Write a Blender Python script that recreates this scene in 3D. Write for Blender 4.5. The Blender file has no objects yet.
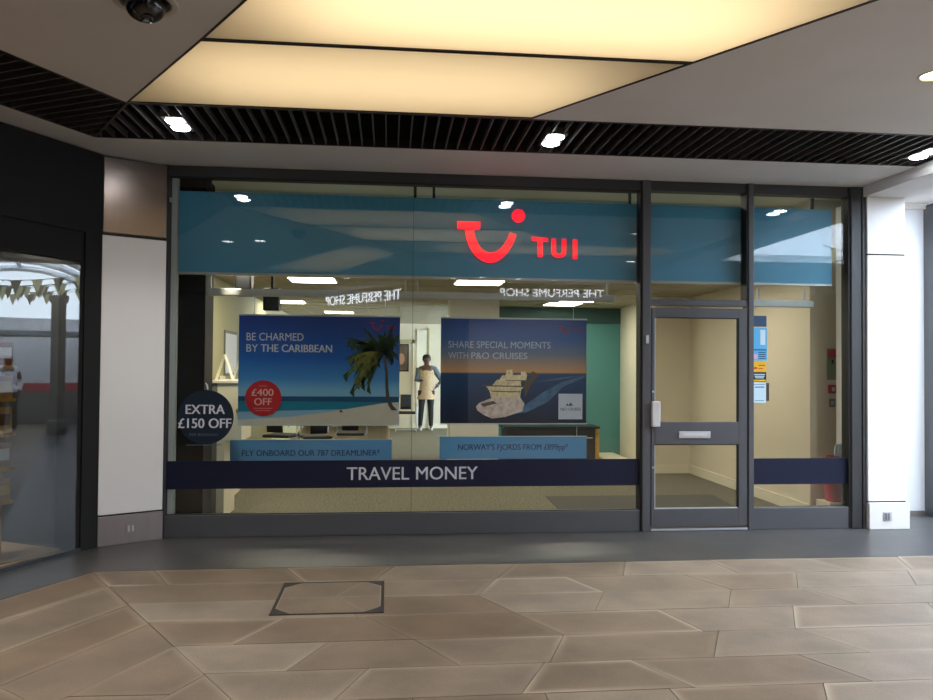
import bpy, bmesh, math, random
from mathutils import Vector, Matrix
random.seed(7)
sc = bpy.context.scene
COL = sc.collection
PI = math.pi

# ------------------------------------------------------------------ materials
def lin(c):
    r = []
    for v in c:
        v /= 255.0
        r.append(v / 12.92 if v <= .04045 else ((v + .055) / 1.055) ** 2.4)
    return (r[0], r[1], r[2], 1.0)

def mat(name, rgb, rough=.6, metal=0.0, spec=.5, noise=0.0, nscale=8.0, bump=0.0, coat=0.0, aniso=None):
    m = bpy.data.materials.new(name); m.use_nodes = True
    nt = m.node_tree; b = nt.nodes['Principled BSDF']
    c = lin(rgb)
    b.inputs['Base Color'].default_value = c
    b.inputs['Roughness'].default_value = rough
    b.inputs['Metallic'].default_value = metal
    b.inputs['Specular IOR Level'].default_value = spec
    b.inputs['Coat Weight'].default_value = coat
    if noise or bump:
        tc = nt.nodes.new('ShaderNodeTexCoord'); mp = nt.nodes.new('ShaderNodeMapping')
        nt.links.new(tc.outputs['Object'], mp.inputs['Vector'])
        if aniso: mp.inputs['Scale'].default_value = aniso
        n = nt.nodes.new('ShaderNodeTexNoise'); n.inputs['Scale'].default_value = nscale
        n.inputs['Detail'].default_value = 6
        nt.links.new(mp.outputs['Vector'], n.inputs['Vector'])
        if noise:
            cr = nt.nodes.new('ShaderNodeValToRGB')
            e = cr.color_ramp.elements
            e[0].position = .3; e[1].position = .7
            e[0].color = tuple(max(0, c[i] * (1 - noise)) for i in range(3)) + (1,)
            e[1].color = tuple(min(1, c[i] * (1 + noise)) for i in range(3)) + (1,)
            nt.links.new(n.outputs['Fac'], cr.inputs['Fac'])
            nt.links.new(cr.outputs['Color'], b.inputs['Base Color'])
        if bump:
            bp = nt.nodes.new('ShaderNodeBump'); bp.inputs['Strength'].default_value = bump
            bp.inputs['Distance'].default_value = .01
            nt.links.new(n.outputs['Fac'], bp.inputs['Height'])
            nt.links.new(bp.outputs['Normal'], b.inputs['Normal'])
    return m

def emit(name, rgb, strength):
    m = bpy.data.materials.new(name); m.use_nodes = True
    nt = m.node_tree; b = nt.nodes['Principled BSDF']
    b.inputs['Base Color'].default_value = tuple(v*.4 for v in lin(rgb)[:3])+(1,)
    b.inputs['Emission Color'].default_value = lin(rgb)
    b.inputs['Emission Strength'].default_value = strength
    return m

def glass(name, tint=(247, 249, 248), gain=1.0):
    m = bpy.data.materials.new(name); m.use_nodes = True
    nt = m.node_tree; nt.nodes.clear()
    o = nt.nodes.new('ShaderNodeOutputMaterial'); mx = nt.nodes.new('ShaderNodeMixShader')
    tr = nt.nodes.new('ShaderNodeBsdfTransparent'); gl = nt.nodes.new('ShaderNodeBsdfGlossy')
    gl.inputs['Roughness'].default_value = 0
    tr.inputs['Color'].default_value = lin(tint)
    # Schlick fresnel from the facing value, the same for both sides of the sheet
    lw = nt.nodes.new('ShaderNodeLayerWeight'); lw.inputs['Blend'].default_value = .5
    p = nt.nodes.new('ShaderNodeMath'); p.operation = 'POWER'; p.inputs[1].default_value = 5
    nt.links.new(lw.outputs['Facing'], p.inputs[0])
    ma = nt.nodes.new('ShaderNodeMath'); ma.operation = 'MULTIPLY_ADD'
    ma.inputs[1].default_value = .95; ma.inputs[2].default_value = .043 * gain
    nt.links.new(p.outputs[0], ma.inputs[0])
    nt.links.new(ma.outputs[0], mx.inputs['Fac'])
    nt.links.new(tr.outputs[0], mx.inputs[1]); nt.links.new(gl.outputs[0], mx.inputs[2])
    nt.links.new(mx.outputs[0], o.inputs['Surface'])
    return m

M = {}
M['ceil'] = mat('ceiling_paint', (228, 226, 226), .75, noise=.03, nscale=1.5)
M['void'] = mat('void_black', (9, 9, 10), .9)
M['slat'] = mat('slat_dark_metal', (100, 97, 98), .45, .3)
M['trimdark'] = mat('dark_bronze_trim', (40, 34, 30), .5, .2)
M['frame'] = mat('frame_powder_grey', (88, 89, 94), .45, .25, noise=.03)
M['framedk'] = mat('frame_head_dark', (60, 61, 63), .5, .2)
M['gasket'] = mat('gasket_black', (18, 18, 20), .6)
M['glass'] = glass('shop_glass')
M['glassdk'] = glass('left_shop_glass', (205, 208, 208), 1.3)
M['jamb'] = mat('jamb_pale_grey', (150, 160, 160), .5)
M['white'] = mat('glazed_white_panel', (232, 230, 228), .3, coat=.2)
M['steel'] = mat('brushed_steel', (128, 118, 112), .27, .9, noise=.05, nscale=20, aniso=(1, 1, .05))
M['steelsat'] = mat('satin_base_steel', (160, 150, 150), .42, .7, noise=.04, nscale=12, aniso=(1, 1, .05))
M['chrome'] = mat('pale_aluminium', (205, 208, 215), .35, .6)
M['fascia'] = mat('sign_blue', (78, 160, 200), .5)
M['red'] = emit('lit_red', (255, 18, 40), 1.1)
M['navy'] = mat('navy_vinyl', (10, 18, 48), .4)
M['navyc'] = mat('navy_disc', (16, 32, 50), .4)
M['vinyltxt'] = mat('pale_vinyl_letters', (205, 210, 222), .5)
M['black'] = mat('satin_black', (14, 14, 15), .35)
M['blackm'] = mat('matt_black', (16, 15, 15), .7)
M['cream'] = mat('cream_paint', (230, 220, 192), .6)
M['creamw'] = mat('warm_cream_wall', (226, 216, 192), .7, noise=.02, nscale=2)
M['bright'] = mat('bright_cream_wall', (240, 234, 214), .7)
M['greenc'] = mat('greenish_cream_wall', (176, 170, 130), .7)
M['greypan'] = mat('grey_green_panel', (120, 122, 104), .6)
M['teal'] = mat('teal_wall', (74, 138, 136), .7)
M['tealdk'] = mat('deep_teal', (36, 76, 72), .7)
M['colw'] = mat('column_paint', (215, 212, 200), .6)
M['itile'] = mat('interior_ceiling_tile', (168, 160, 138), .85, noise=.04, nscale=30)
M['rail'] = mat('rail_grey', (186, 188, 186), .4, .4)
M['matdark'] = mat('entrance_mat', (66, 64, 56), .95, noise=.25, nscale=60, bump=.3)
M['skirt'] = mat('skirting_cream', (235, 228, 204), .5)
M['ink'] = mat('dark_navy_ink', (18, 52, 92), .5)
M['strip'] = mat('strip_blue', (92, 160, 214), .45)
M['edgep'] = mat('acrylic_edge', (190, 205, 210), .3)
M['pwhite'] = mat('print_white', (225, 228, 235), .5)
M['pgrey'] = mat('print_grey', (215, 220, 232), .5)
M['sand'] = mat('print_sand', (206, 200, 184), .5, noise=.05, nscale=6)
M['sea'] = mat('print_sea_turquoise', (16, 128, 158), .45, noise=.1, nscale=9, aniso=(1, 1, 6))
M['seadeep'] = mat('print_sea_deep', (10, 78, 122), .45)
M['palm'] = mat('print_palm_green', (40, 72, 34), .5, noise=.5, nscale=25)
M['palm2'] = mat('print_palm_olive', (118, 124, 48), .5, noise=.4, nscale=25)
M['trunk'] = mat('print_trunk', (72, 66, 58), .5)
M['redst'] = mat('red_disc', (196, 34, 44), .4)
M['shipw'] = mat('print_ship_cream', (238, 212, 166), .5, noise=.3, nscale=40)
M['shiph'] = mat('print_hull_rose', (216, 196, 188), .5, noise=.35, nscale=20)
M['shipd'] = mat('print_ship_shadow', (94, 78, 62), .5)
M['wake'] = mat('print_wake', (72, 104, 138), .5, noise=.3, nscale=18)
M['logo_sq'] = mat('print_logo_square', (206, 212, 226), .5)
M['notice'] = mat('notice_blue', (86, 178, 232), .4)
M['noticelt'] = mat('notice_pale', (200, 226, 240), .4)
M['yellow'] = mat('notice_yellow', (232, 184, 32), .4)
M['firered'] = mat('fire_red', (186, 26, 30), .4)
M['pinkred'] = mat('faded_red_plastic', (190, 52, 62), .45)
M['greensign'] = mat('sign_sage', (128, 140, 92), .5)
M['wood'] = mat('yellow_wood', (196, 150, 66), .5, noise=.25, nscale=6)
M['box1'] = mat('carton_tan', (190, 142, 68), .6)
M['box2'] = mat('carton_brown', (120, 72, 34), .6)
M['box3'] = mat('carton_gold', (220, 176, 80), .5)
M['tan'] = mat('tan_floor_tile', (176, 150, 118), .4, noise=.05)
M['tileblk'] = mat('grey_panel_dark', (42, 44, 46), .4)
M['skin'] = mat('skin_brown', (88, 58, 42), .6)
M['hair'] = mat('hair_black', (14, 11, 10), .7)
M['tunic'] = mat('tunic_tan', (186, 160, 124), .8, noise=.2, nscale=30)
M['denim'] = mat('sleeve_bluegrey', (96, 108, 114), .8, noise=.1, nscale=20)
M['legg'] = mat('leggings_black', (20, 20, 24), .8)
M['shoe'] = mat('shoe_pale', (170, 166, 160), .6)
M['shirt'] = mat('shirt_white', (235, 238, 245), .7)
M['seatb'] = mat('chair_black', (20, 20, 22), .6)
M['arcwall'] = mat('arcade_wall_dark', (110, 108, 108), .7)
M['arcpale'] = mat('arcade_pale_stone', (236, 238, 242), .7)
M['rib'] = mat('roof_rib_white', (232, 236, 240), .5)
M['flagd'] = mat('flag_olive', (104, 104, 84), .8)
M['flagl'] = mat('flag_cream', (226, 220, 170), .8)
M['letw'] = emit('lit_letters', (236, 242, 255), 7.0)
M['lampw'] = emit('downlight_white', (248, 250, 255), 26)
M['lampy'] = emit('downlight_warm', (255, 250, 196), 3.0)
M['lamps'] = emit('downlight_small', (248, 250, 255), 9)
M['led'] = emit('shop_led', (255, 243, 222), 14)
M['cam'] = mat('camera_smoked_dome', (10, 10, 12), .08, spec=.8)
M['whitepl'] = mat('white_plastic', (205, 200, 190), .5)
M['mullred'] = mat('stall_red', (190, 60, 80), .6)
M['stallg'] = mat('stall_canopy_grey', (130, 140, 150), .7)

def carpet():
    m = mat('shop_carpet', (112, 108, 88), .95)
    nt = m.node_tree; b = nt.nodes['Principled BSDF']
    tc = nt.nodes.new('ShaderNodeTexCoord'); n = nt.nodes.new('ShaderNodeTexNoise')
    n.inputs['Scale'].default_value = 36; n.inputs['Detail'].default_value = 5
    n.inputs['Roughness'].default_value = .8
    nt.links.new(tc.outputs['Object'], n.inputs['Vector'])
    cr = nt.nodes.new('ShaderNodeValToRGB'); e = cr.color_ramp.elements
    e[0].position = .40; e[0].color = lin((66, 62, 48)); e[1].position = .60; e[1].color = lin((122, 116, 94))
    nt.links.new(n.outputs['Fac'], cr.inputs['Fac']); nt.links.new(cr.outputs['Color'], b.inputs['Base Color'])
    return m
M['carpet'] = carpet()

def stone():
    m = mat('sandstone_paving', (150, 130, 110), .52)
    nt = m.node_tree; b = nt.nodes['Principled BSDF']
    N = nt.nodes.new; L = nt.links.new
    at = N('ShaderNodeAttribute'); at.attribute_name = 'tone'
    sep = N('ShaderNodeSeparateColor'); L(at.outputs['Color'], sep.inputs['Color'])
    tc = N('ShaderNodeTexCoord')
    n1 = N('ShaderNodeTexNoise'); n1.inputs['Scale'].default_value = 2.3; n1.inputs['Detail'].default_value = 7
    n1.inputs['Roughness'].default_value = .55
    n2 = N('ShaderNodeTexNoise'); n2.inputs['Scale'].default_value = 70; n2.inputs['Detail'].default_value = 3
    L(tc.outputs['Object'], n1.inputs['Vector']); L(tc.outputs['Object'], n2.inputs['Vector'])
    base = N('ShaderNodeMix'); base.data_type = 'RGBA'
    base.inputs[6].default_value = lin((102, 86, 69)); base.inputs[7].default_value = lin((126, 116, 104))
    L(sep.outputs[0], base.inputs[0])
    dirt = N('ShaderNodeValToRGB'); e = dirt.color_ramp.elements
    e[0].position = .35; e[0].color = (.72, .70, .68, 1); e[1].position = .68; e[1].color = (1.08, 1.05, 1.02, 1)
    L(n1.outputs['Fac'], dirt.inputs['Fac'])
    mul = N('ShaderNodeMix'); mul.data_type = 'RGBA'; mul.blend_type = 'MULTIPLY'; mul.inputs[0].default_value = 1
    L(base.outputs[2], mul.inputs[6]); L(dirt.outputs['Color'], mul.inputs[7])
    gr = N('ShaderNodeValToRGB'); e = gr.color_ramp.elements
    e[0].position = .35; e[0].color = (.9, .9, .9, 1); e[1].position = .65; e[1].color = (1.05, 1.05, 1.05, 1)
    L(n2.outputs['Fac'], gr.inputs['Fac'])
    mul2 = N('ShaderNodeMix'); mul2.data_type = 'RGBA'; mul2.blend_type = 'MULTIPLY'; mul2.inputs[0].default_value = 1
    L(mul.outputs[2], mul2.inputs[6]); L(gr.outputs['Color'], mul2.inputs[7])
    # worn pale arrises
    pw = N('ShaderNodeMath'); pw.operation = 'POWER'; pw.inputs[1].default_value = 2.2; L(sep.outputs[1], pw.inputs[0])
    ns = N('ShaderNodeMath'); ns.operation = 'MULTIPLY'; L(pw.outputs[0], ns.inputs[0]); L(sep.outputs[2], ns.inputs[1])
    edge = N('ShaderNodeMix'); edge.data_type = 'RGBA'; edge.inputs[7].default_value = lin((172, 160, 142))
    L(mul2.outputs[2], edge.inputs[6]); L(ns.outputs[0], edge.inputs[0])
    L(edge.outputs[2], b.inputs['Base Color'])
    bp = N('ShaderNodeBump'); bp.inputs['Strength'].default_value = .15; bp.inputs['Distance'].default_value = .01
    L(n1.outputs['Fac'], bp.inputs['Height']); L(bp.outputs['Normal'], b.inputs['Normal'])
    return m
M['stone'] = stone()

def granite():
    m = mat('dark_granite', (60, 60, 60), .38)
    nt = m.node_tree; b = nt.nodes['Principled BSDF']; N = nt.nodes.new; L = nt.links.new
    tc = N('ShaderNodeTexCoord')
    br = N('ShaderNodeTexBrick'); br.inputs['Scale'].default_value = 1.0
    br.inputs['Brick Width'].default_value = .62; br.inputs['Row Height'].default_value = .37
    br.inputs['Mortar Size'].default_value = .004
    br.inputs['Color1'].default_value = lin((60, 60, 62)); br.inputs['Color2'].default_value = lin((68, 67, 68))
    br.inputs['Mortar'].default_value = lin((50, 49, 48))
    L(tc.outputs['Object'], br.inputs['Vector'])
    n = N('ShaderNodeTexNoise'); n.inputs['Scale'].default_value = 3; n.inputs['Detail'].default_value = 8
    L(tc.outputs['Object'], n.inputs['Vector'])
    cr = N('ShaderNodeValToRGB'); e = cr.color_ramp.elements
    e[0].position = .3; e[0].color = (.85, .85, .85, 1); e[1].position = .75; e[1].color = (1.15, 1.14, 1.12, 1)
    L(n.outputs['Fac'], cr.inputs['Fac'])
    mul = N('ShaderNodeMix'); mul.data_type = 'RGBA'; mul.blend_type = 'MULTIPLY'; mul.inputs[0].default_value = 1
    L(br.outputs['Color'], mul.inputs[6]); L(cr.outputs['Color'], mul.inputs[7]); L(mul.outputs[2], b.inputs['Base Color'])
    return m
M['granite'] = granite()

def diffuser():
    m = bpy.data.materials.new('stretched_light_diffuser'); m.use_nodes = True
    nt = m.node_tree; nt.nodes.clear()
    o = nt.nodes.new('ShaderNodeOutputMaterial'); mx = nt.nodes.new('ShaderNodeMixShader'); mx.inputs[0].default_value = .25
    t = nt.nodes.new('ShaderNodeBsdfTranslucent'); t.inputs['Color'].default_value = (.95, .92, .86, 1)
    d = nt.nodes.new('ShaderNodeBsdfDiffuse'); d.inputs['Color'].default_value = (.8, .78, .7, 1)
    nt.links.new(t.outputs[0], mx.inputs[1]); nt.links.new(d.outputs[0], mx.inputs[2]); nt.links.new(mx.outputs[0], o.inputs['Surface'])
    return m
M['diff'] = diffuser()

def vgrad(name, z0, z1, stops, rough=.4):
    """printed picture: bands of ink colour up the sheet"""
    m = mat(name, (128, 128, 128), rough)
    nt = m.node_tree; b = nt.nodes['Principled BSDF']; N = nt.nodes.new; L = nt.links.new
    tc = N('ShaderNodeTexCoord'); sp = N('ShaderNodeSeparateXYZ'); L(tc.outputs['Object'], sp.inputs[0])
    mr = N('ShaderNodeMapRange'); mr.inputs['From Min'].default_value = z0; mr.inputs['From Max'].default_value = z1
    L(sp.outputs['Z'], mr.inputs['Value'])
    cr = N('ShaderNodeValToRGB'); els = cr.color_ramp.elements
    while len(els) > 1: els.remove(els[-1])
    els[0].position = stops[0][0]; els[0].color = lin(stops[0][1])
    for p, c in stops[1:]:
        e = els.new(p); e.color = lin(c)
    L(mr.outputs['Result'], cr.inputs['Fac']); L(cr.outputs['Color'], b.inputs['Base Color'])
    return m

# ------------------------------------------------------------------ mesh helpers
class MB:
    def __init__(s): s.v = []; s.f = []
    def add(s, vs, fs, mx=None):
        k = len(s.v)
        for p in vs:
            p = Vector(p)
            if mx is not None: p = mx @ p
            s.v.append(tuple(p))
        for f in fs: s.f.append(tuple(i + k for i in f))
        return s
    def box(s, x0, y0, z0, x1, y1, z1, mx=None):
        v = [(x0,y0,z0),(x1,y0,z0),(x1,y1,z0),(x0,y1,z0),(x0,y0,z1),(x1,y0,z1),(x1,y1,z1),(x0,y1,z1)]
        return s.add(v, [(0,3,2,1),(4,5,6,7),(0,1,5,4),(1,2,6,5),(2,3,7,6),(3,0,4,7)], mx)
    def prism(s, poly, z0, z1, mx=None):
        n = len(poly)
        a = sum(poly[i][0]*poly[(i+1)%n][1]-poly[(i+1)%n][0]*poly[i][1] for i in range(n))
        if a < 0: poly = poly[::-1]
        v = [(p[0],p[1],z0) for p in poly]+[(p[0],p[1],z1) for p in poly]
        f = [tuple(range(n-1,-1,-1)), tuple(range(n,2*n))]+[(i,(i+1)%n,n+(i+1)%n,n+i) for i in range(n)]
        return s.add(v, f, mx)
    def xz(s, poly, y0, y1):
        """outline in x,z with a thickness from y0 (front) to y1 (back)"""
        mx = Matrix(((1,0,0,0),(0,0,-1,0),(0,1,0,0),(0,0,0,1)))
        return s.prism(poly, -y1, -y0, mx)
    def tube(s, pts, r, n=8, caps=True):
        pts = [Vector(p) for p in pts]; rs = r if isinstance(r, (list, tuple)) else [r]*len(pts)
        rings = []
        up = Vector((0,0,1))
        for i, p in enumerate(pts):
            d = (pts[min(i+1,len(pts)-1)]-pts[max(i-1,0)]).normalized()
            a = up if abs(d.z) < .9 else Vector((1,0,0))
            u = d.cross(a).normalized(); w = u.cross(d).normalized()
            rings.append([p+(u*math.cos(2*PI*k/n)+w*math.sin(2*PI*k/n))*rs[i] for k in range(n)])
        v = [q for R in rings for q in R]; f = []
        for i in range(len(pts)-1):
            for k in range(n):
                f.append((i*n+k, i*n+(k+1)%n, (i+1)*n+(k+1)%n, (i+1)*n+k))
        if caps: f += [tuple(range(n-1,-1,-1)), tuple((len(pts)-1)*n+k for k in range(n))]
        return s.add(v, f)
    def lathe(s, prof, c=(0,0,0), n=32, mx=None):
        """profile (r,z) about the z axis"""
        v = []; f = []
        for r, z in prof:
            for k in range(n): v.append((c[0]+r*math.cos(2*PI*k/n), c[1]+r*math.sin(2*PI*k/n), c[2]+z))
        for i in range(len(prof)-1):
            for k in range(n): f.append((i*n+k, i*n+(k+1)%n, (i+1)*n+(k+1)%n, (i+1)*n+k))
        f += [tuple(range(n-1,-1,-1)), tuple((len(prof)-1)*n+k for k in range(n))]
        return s.add(v, f, mx)
    def loft(s, rings, n=20):
        """rings of (cx,cy,cz,rx,ry)"""
        v = []; f = []
        for cx, cy, cz, rx, ry in rings:
            for k in range(n): v.append((cx+rx*math.cos(2*PI*k/n), cy+ry*math.sin(2*PI*k/n), cz))
        for i in range(len(rings)-1):
            for k in range(n): f.append((i*n+k, i*n+(k+1)%n, (i+1)*n+(k+1)%n, (i+1)*n+k))
        f += [tuple(range(n-1,-1,-1)), tuple((len(rings)-1)*n+k for k in range(n))]
        return s.add(v, f)
    def mesh(s, name, m, off=None, smooth=False):
        me = bpy.data.meshes.new(name)
        vs = s.v if off is None else [tuple(Vector(p)-off) for p in s.v]
        me.from_pydata(vs, [], s.f); me.validate()
        bm = bmesh.new(); bm.from_mesh(me); bmesh.ops.recalc_face_normals(bm, faces=bm.faces); bm.to_mesh(me); bm.free()
        if m: me.materials.append(m)
        if smooth:
            for p in me.polygons: p.use_smooth = True
        return me
    def build(s, name, m, parent=None, bevel=0, smooth=False):
        off = parent_world(parent)
        o = bpy.data.objects.new(name, s.mesh(name, m, off, smooth))
        COL.objects.link(o)
        if parent: o.parent = parent
        if smooth:
            try: o.data.set_sharp_from_angle(angle=math.radians(40))
            except Exception: pass
        if bevel:
            b = o.modifiers.new('edge', 'BEVEL'); b.width = bevel; b.segments = 2; b.limit_method = 'ANGLE'
        return o

def parent_world(p):
    off = Vector((0,0,0))
    while p is not None:
        off += p.location; p = p.parent
    return off

def tag(o, label=None, cat=None, group=None, kind=None):
    if label: o['label'] = label
    if cat: o['category'] = cat
    if group: o['group'] = group
    if kind: o['kind'] = kind
    return o

def empty(name, loc, label=None, cat=None, group=None, kind=None):
    o = bpy.data.objects.new(name, None); COL.objects.link(o)
    o.empty_display_size = .1; o.location = loc
    return tag(o, label, cat, group, kind)

def struct(name, mb, m, parent=None, **k):
    o = mb.build(name, m, parent, **k)
    if parent is None: o['kind'] = 'structure'
    return o

def copy_tree(o, parent=None):
    c = o.copy(); COL.objects.link(c); c.parent = parent
    for ch in list(o.children): copy_tree(ch, c)
    return c

def eval_mesh(o):
    dg = bpy.context.evaluated_depsgraph_get()
    return bpy.data.meshes.new_from_object(o.evaluated_get(dg))

def raw_text(s, bold=0.0, spacing=1.0):
    cu = bpy.data.curves.new('t', 'FONT'); cu.body = s; cu.size = 1; cu.offset = bold
    cu.space_character = spacing; cu.resolution_u = 4; cu.extrude = .5
    o = bpy.data.objects.new('t', cu); COL.objects.link(o)
    bpy.context.view_layer.update()
    me = eval_mesh(o)
    vs = [tuple(v.co) for v in me.vertices]; fs = [tuple(p.vertices) for p in me.polygons]
    bpy.data.objects.remove(o); bpy.data.curves.remove(cu); bpy.data.meshes.remove(me)
    return vs, fs

def letters(mb, s, x0, z0, x1, z1, y, th=.002, bold=.0, flip=False, slant=0.0):
    """words fitted to a box on a wall plane facing -y (or +y when flip); z0..z1 is the cap height"""
    vs, fs = raw_text(s)
    xs = [v[0] for v in vs]; ys = [v[1] for v in vs]
    a, b = min(xs), max(xs); c, d = 0.0, 0.729 if any(ch.isupper() or ch.isdigit() for ch in s) else max(ys)
    out = []
    for v in vs:
        u = (v[0]-a)/(b-a); w = (v[1]-c)/(d-c)
        x = x0+(x1-x0)*u + slant*w*(z1-z0)
        out.append((x, y+(-1 if not flip else 1)*th*(v[2]+.5), z0+(z1-z0)*w))
    em = (z1-z0)/.729
    for i, dx in enumerate((0, -bold*em, bold*em, -bold*em*.5, bold*em*.5) if bold > .006 else (0,)):
        mb.add([(p[0]+dx, p[1]-(1 if not flip else -1)*.00006*i, p[2]) for p in out], fs)
    return mb

def skin(name, V, E, R, m, parent, sub=1, root=0):
    me = bpy.data.meshes.new(name); me.from_pydata(V, E, []); o = bpy.data.objects.new(name, me); COL.objects.link(o)
    md = o.modifiers.new('s', 'SKIN'); md.use_smooth_shade = True
    for i, r in enumerate(R):
        sv = me.skin_vertices[0].data[i]; sv.radius = (r, r) if not isinstance(r, tuple) else r
        sv.use_root = (i == root)
    sb = o.modifiers.new('u', 'SUBSURF'); sb.levels = sub; sb.render_levels = sub
    bpy.context.view_layer.update()
    m2 = eval_mesh(o); bpy.data.objects.remove(o); bpy.data.meshes.remove(me)
    m2.name = name; m2.materials.clear(); m2.materials.append(m)
    for p in m2.polygons: p.use_smooth = True
    q = bpy.data.objects.new(name, m2); COL.objects.link(q)
    if parent: q.parent = parent
    return q

def clip(poly, n, d):
    """keep the part with n.p <= d"""
    out = []
    for i in range(len(poly)):
        a, b = poly[i], poly[(i+1) % len(poly)]
        da, db = n[0]*a[0]+n[1]*a[1]-d, n[0]*b[0]+n[1]*b[1]-d
        if da <= 0: out.append(a)
        if da*db < 0:
            t = da/(da-db); out.append((a[0]+(b[0]-a[0])*t, a[1]+(b[1]-a[1])*t))
    return out

def area(p): return abs(sum(p[i][0]*p[(i+1)%len(p)][1]-p[(i+1)%len(p)][0]*p[i][1] for i in range(len(p))))/2

def inset(poly, w):
    """shrink a convex polygon, same vertex count"""
    poly = [p for i, p in enumerate(poly) if (Vector(p)-Vector(poly[i-1])).length > .004]
    n = len(poly)
    a = sum(poly[i][0]*poly[(i+1)%n][1]-poly[(i+1)%n][0]*poly[i][1] for i in range(n))
    if a < 0: poly = poly[::-1]
    res = []
    for i in range(n):
        p0, p1, p2 = Vector(poly[i-1]), Vector(poly[i]), Vector(poly[(i+1)%n])
        d1 = (p1-p0).normalized(); d2 = (p2-p1).normalized()
        n1 = Vector((-d1.y, d1.x)); n2 = Vector((-d2.y, d2.x))
        b = n1+n2
        if b.length < 1e-6: b = n1
        k = w/max(.25, b.normalized().dot(n1))
        res.append(tuple(p1+b.normalized()*k))
    return poly, res

H = 3.436                       # arcade ceiling height
LD = Vector((-.454, -.891))     # line of the left-hand shop, in plan
LN = Vector((.891, -.454))      # towards the arcade
CAM = (0.0, -7.3048, 1.6)

# ------------------------------------------------------------------ camera
cd = bpy.data.cameras.new('camera'); cam = bpy.data.objects.new('camera', cd); COL.objects.link(cam)
yaw, pitch, roll = 0.10049458, 0.02041671, 0.00743927
cy_, sy_, cp_, sp_ = math.cos(yaw), math.sin(yaw), math.cos(pitch), math.sin(pitch)
fw = Vector((sy_*cp_, cy_*cp_, sp_)); rt = Vector((cy_, -sy_, 0)); up = rt.cross(fw)
r2 = rt*math.cos(roll)+up*math.sin(roll); u2 = -rt*math.sin(roll)+up*math.cos(roll)
mw = Matrix((r2, u2, -fw)).transposed().to_4x4(); mw.translation = Vector(CAM)
cam.matrix_world = mw
cd.sensor_width = 36; cd.sensor_fit = 'HORIZONTAL'; cd.lens = 768*36/933.0
cd.clip_end = 200
sc.camera = cam

# ------------------------------------------------------------------ paving
BIS_N = (-.635*0-1.0, -.635)    # main diagonal joint: x = -2.19-.635*(y+1.22)
def bis_d(): return BIS_N[0]*(-2.19)+BIS_N[1]*(-1.22)
BD = bis_d()
RIGHT_N, RIGHT_D = BIS_N, BD                       # keep points right of the joint
LEFT_N, LEFT_D = (-BIS_N[0], -BIS_N[1]), -BD
rowsy = [-1.12, -1.54, -1.95, -2.35, -2.78, -3.19, -3.57]
joints = [[(-1.79,-1.57),(-.79,-.60),(.06,-.10),(1.03,.82),(1.95,1.80),(2.66,2.73),(3.5,3.68),(4.33,4.16)],
          [(-.15,-.35),(.82,.63),(1.36,1.54),(2.28,2.48),(3.19,2.98),(4.12,3.90)],
          [(-.35,-.18),(.63,.83),(1.53,1.36),(2.47,2.27),(3.02,3.18),(4.3,4.5)],
          [(-.64,-.87),(-.13,.16),(.83,1.05),(1.79,1.92),(2.72,2.5),(3.69,3.5),(4.5,4.7)],
          [(-.33,-.52),(.16,.39),(1.05,.88),(2.01,1.80),(2.5,2.72),(3.6,3.4)],
          [(-.09,-.25),(.85,.66),(1.33,1.54),(2.29,2.48),(3.3,3.1)]]
joints[3] = [j for j in joints[3]]
y = rowsy[-1]
while y > -12.3:
    y -= .41; rowsy.append(y); x = -1.5+random.random()*.6; js = []
    while x < 4:
        s = random.choice((-.2, .2, 0)); js.append((x-s/2, x+s/2)); x += random.uniform(.6, 1.1)
    joints.append(js)
for js in joints:
    x = js[-1][0]+random.uniform(.7, 1.0)
    while x < 15:
        s = random.choice((-.2, .2, 0)); js.append((x-s/2, x+s/2)); x += random.uniform(.7, 1.15)
stones = []
for k in range(len(rowsy)-1):
    yt, yb = rowsy[k], rowsy[k+1]
    edges = [(-9, -9)]+joints[k]+[(15.5, 15.5)]
    for a, b in zip(edges, edges[1:]):
        p = [(a[0], yt), (b[0], yt), (b[1], yb), (a[1], yb)]
        p = clip(p, RIGHT_N, RIGHT_D)
        if len(p) > 2 and area(p) > .004: stones.append(p)
# courses along the left-hand shop
ts = [-1.483, -1.076, -.608, -.207, .198, .633, 1.04, 1.45, 1.86, 2.27, 2.68]
fixed = {4: [(.0, .0)]}
for k in range(len(ts)-1):
    s = -.6+random.random()*.4; ed = [(-3, -3)]
    while s < 6:
        o = random.choice((-.2, .2)); ed.append((s-o/2, s+o/2)); s += random.uniform(.9, 1.5)
    # distance along the course, measured from the plan origin
    if k == 3: ed = [(-3, -3), (3.78, 3.87), (5.0, 5.1)]
    elif k in (1, 2): ed = [(-3, -3), (3.9, 4.0), (5.2, 5.1)]
    elif k == 0: ed = [(-3, -3), (4.0, 4.1)]
    ed.append((9, 9))
    for a, b in zip(ed, ed[1:]):
        p = [tuple(LD*a[0]+LN*ts[k]), tuple(LD*b[0]+LN*ts[k]), tuple(LD*b[1]+LN*ts[k+1]), tuple(LD*a[1]+LN*ts[k+1])]
        p = clip(p, LEFT_N, LEFT_D); 
        if len(p) > 2: p = clip(p, (0, -1), 12.4)
        if len(p) > 2 and area(p) > .004: stones.append(p)
MH = (-.745, -2.285, -.018, -1.555)      # inspection cover
verts = []; faces = []; tones = []
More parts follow.
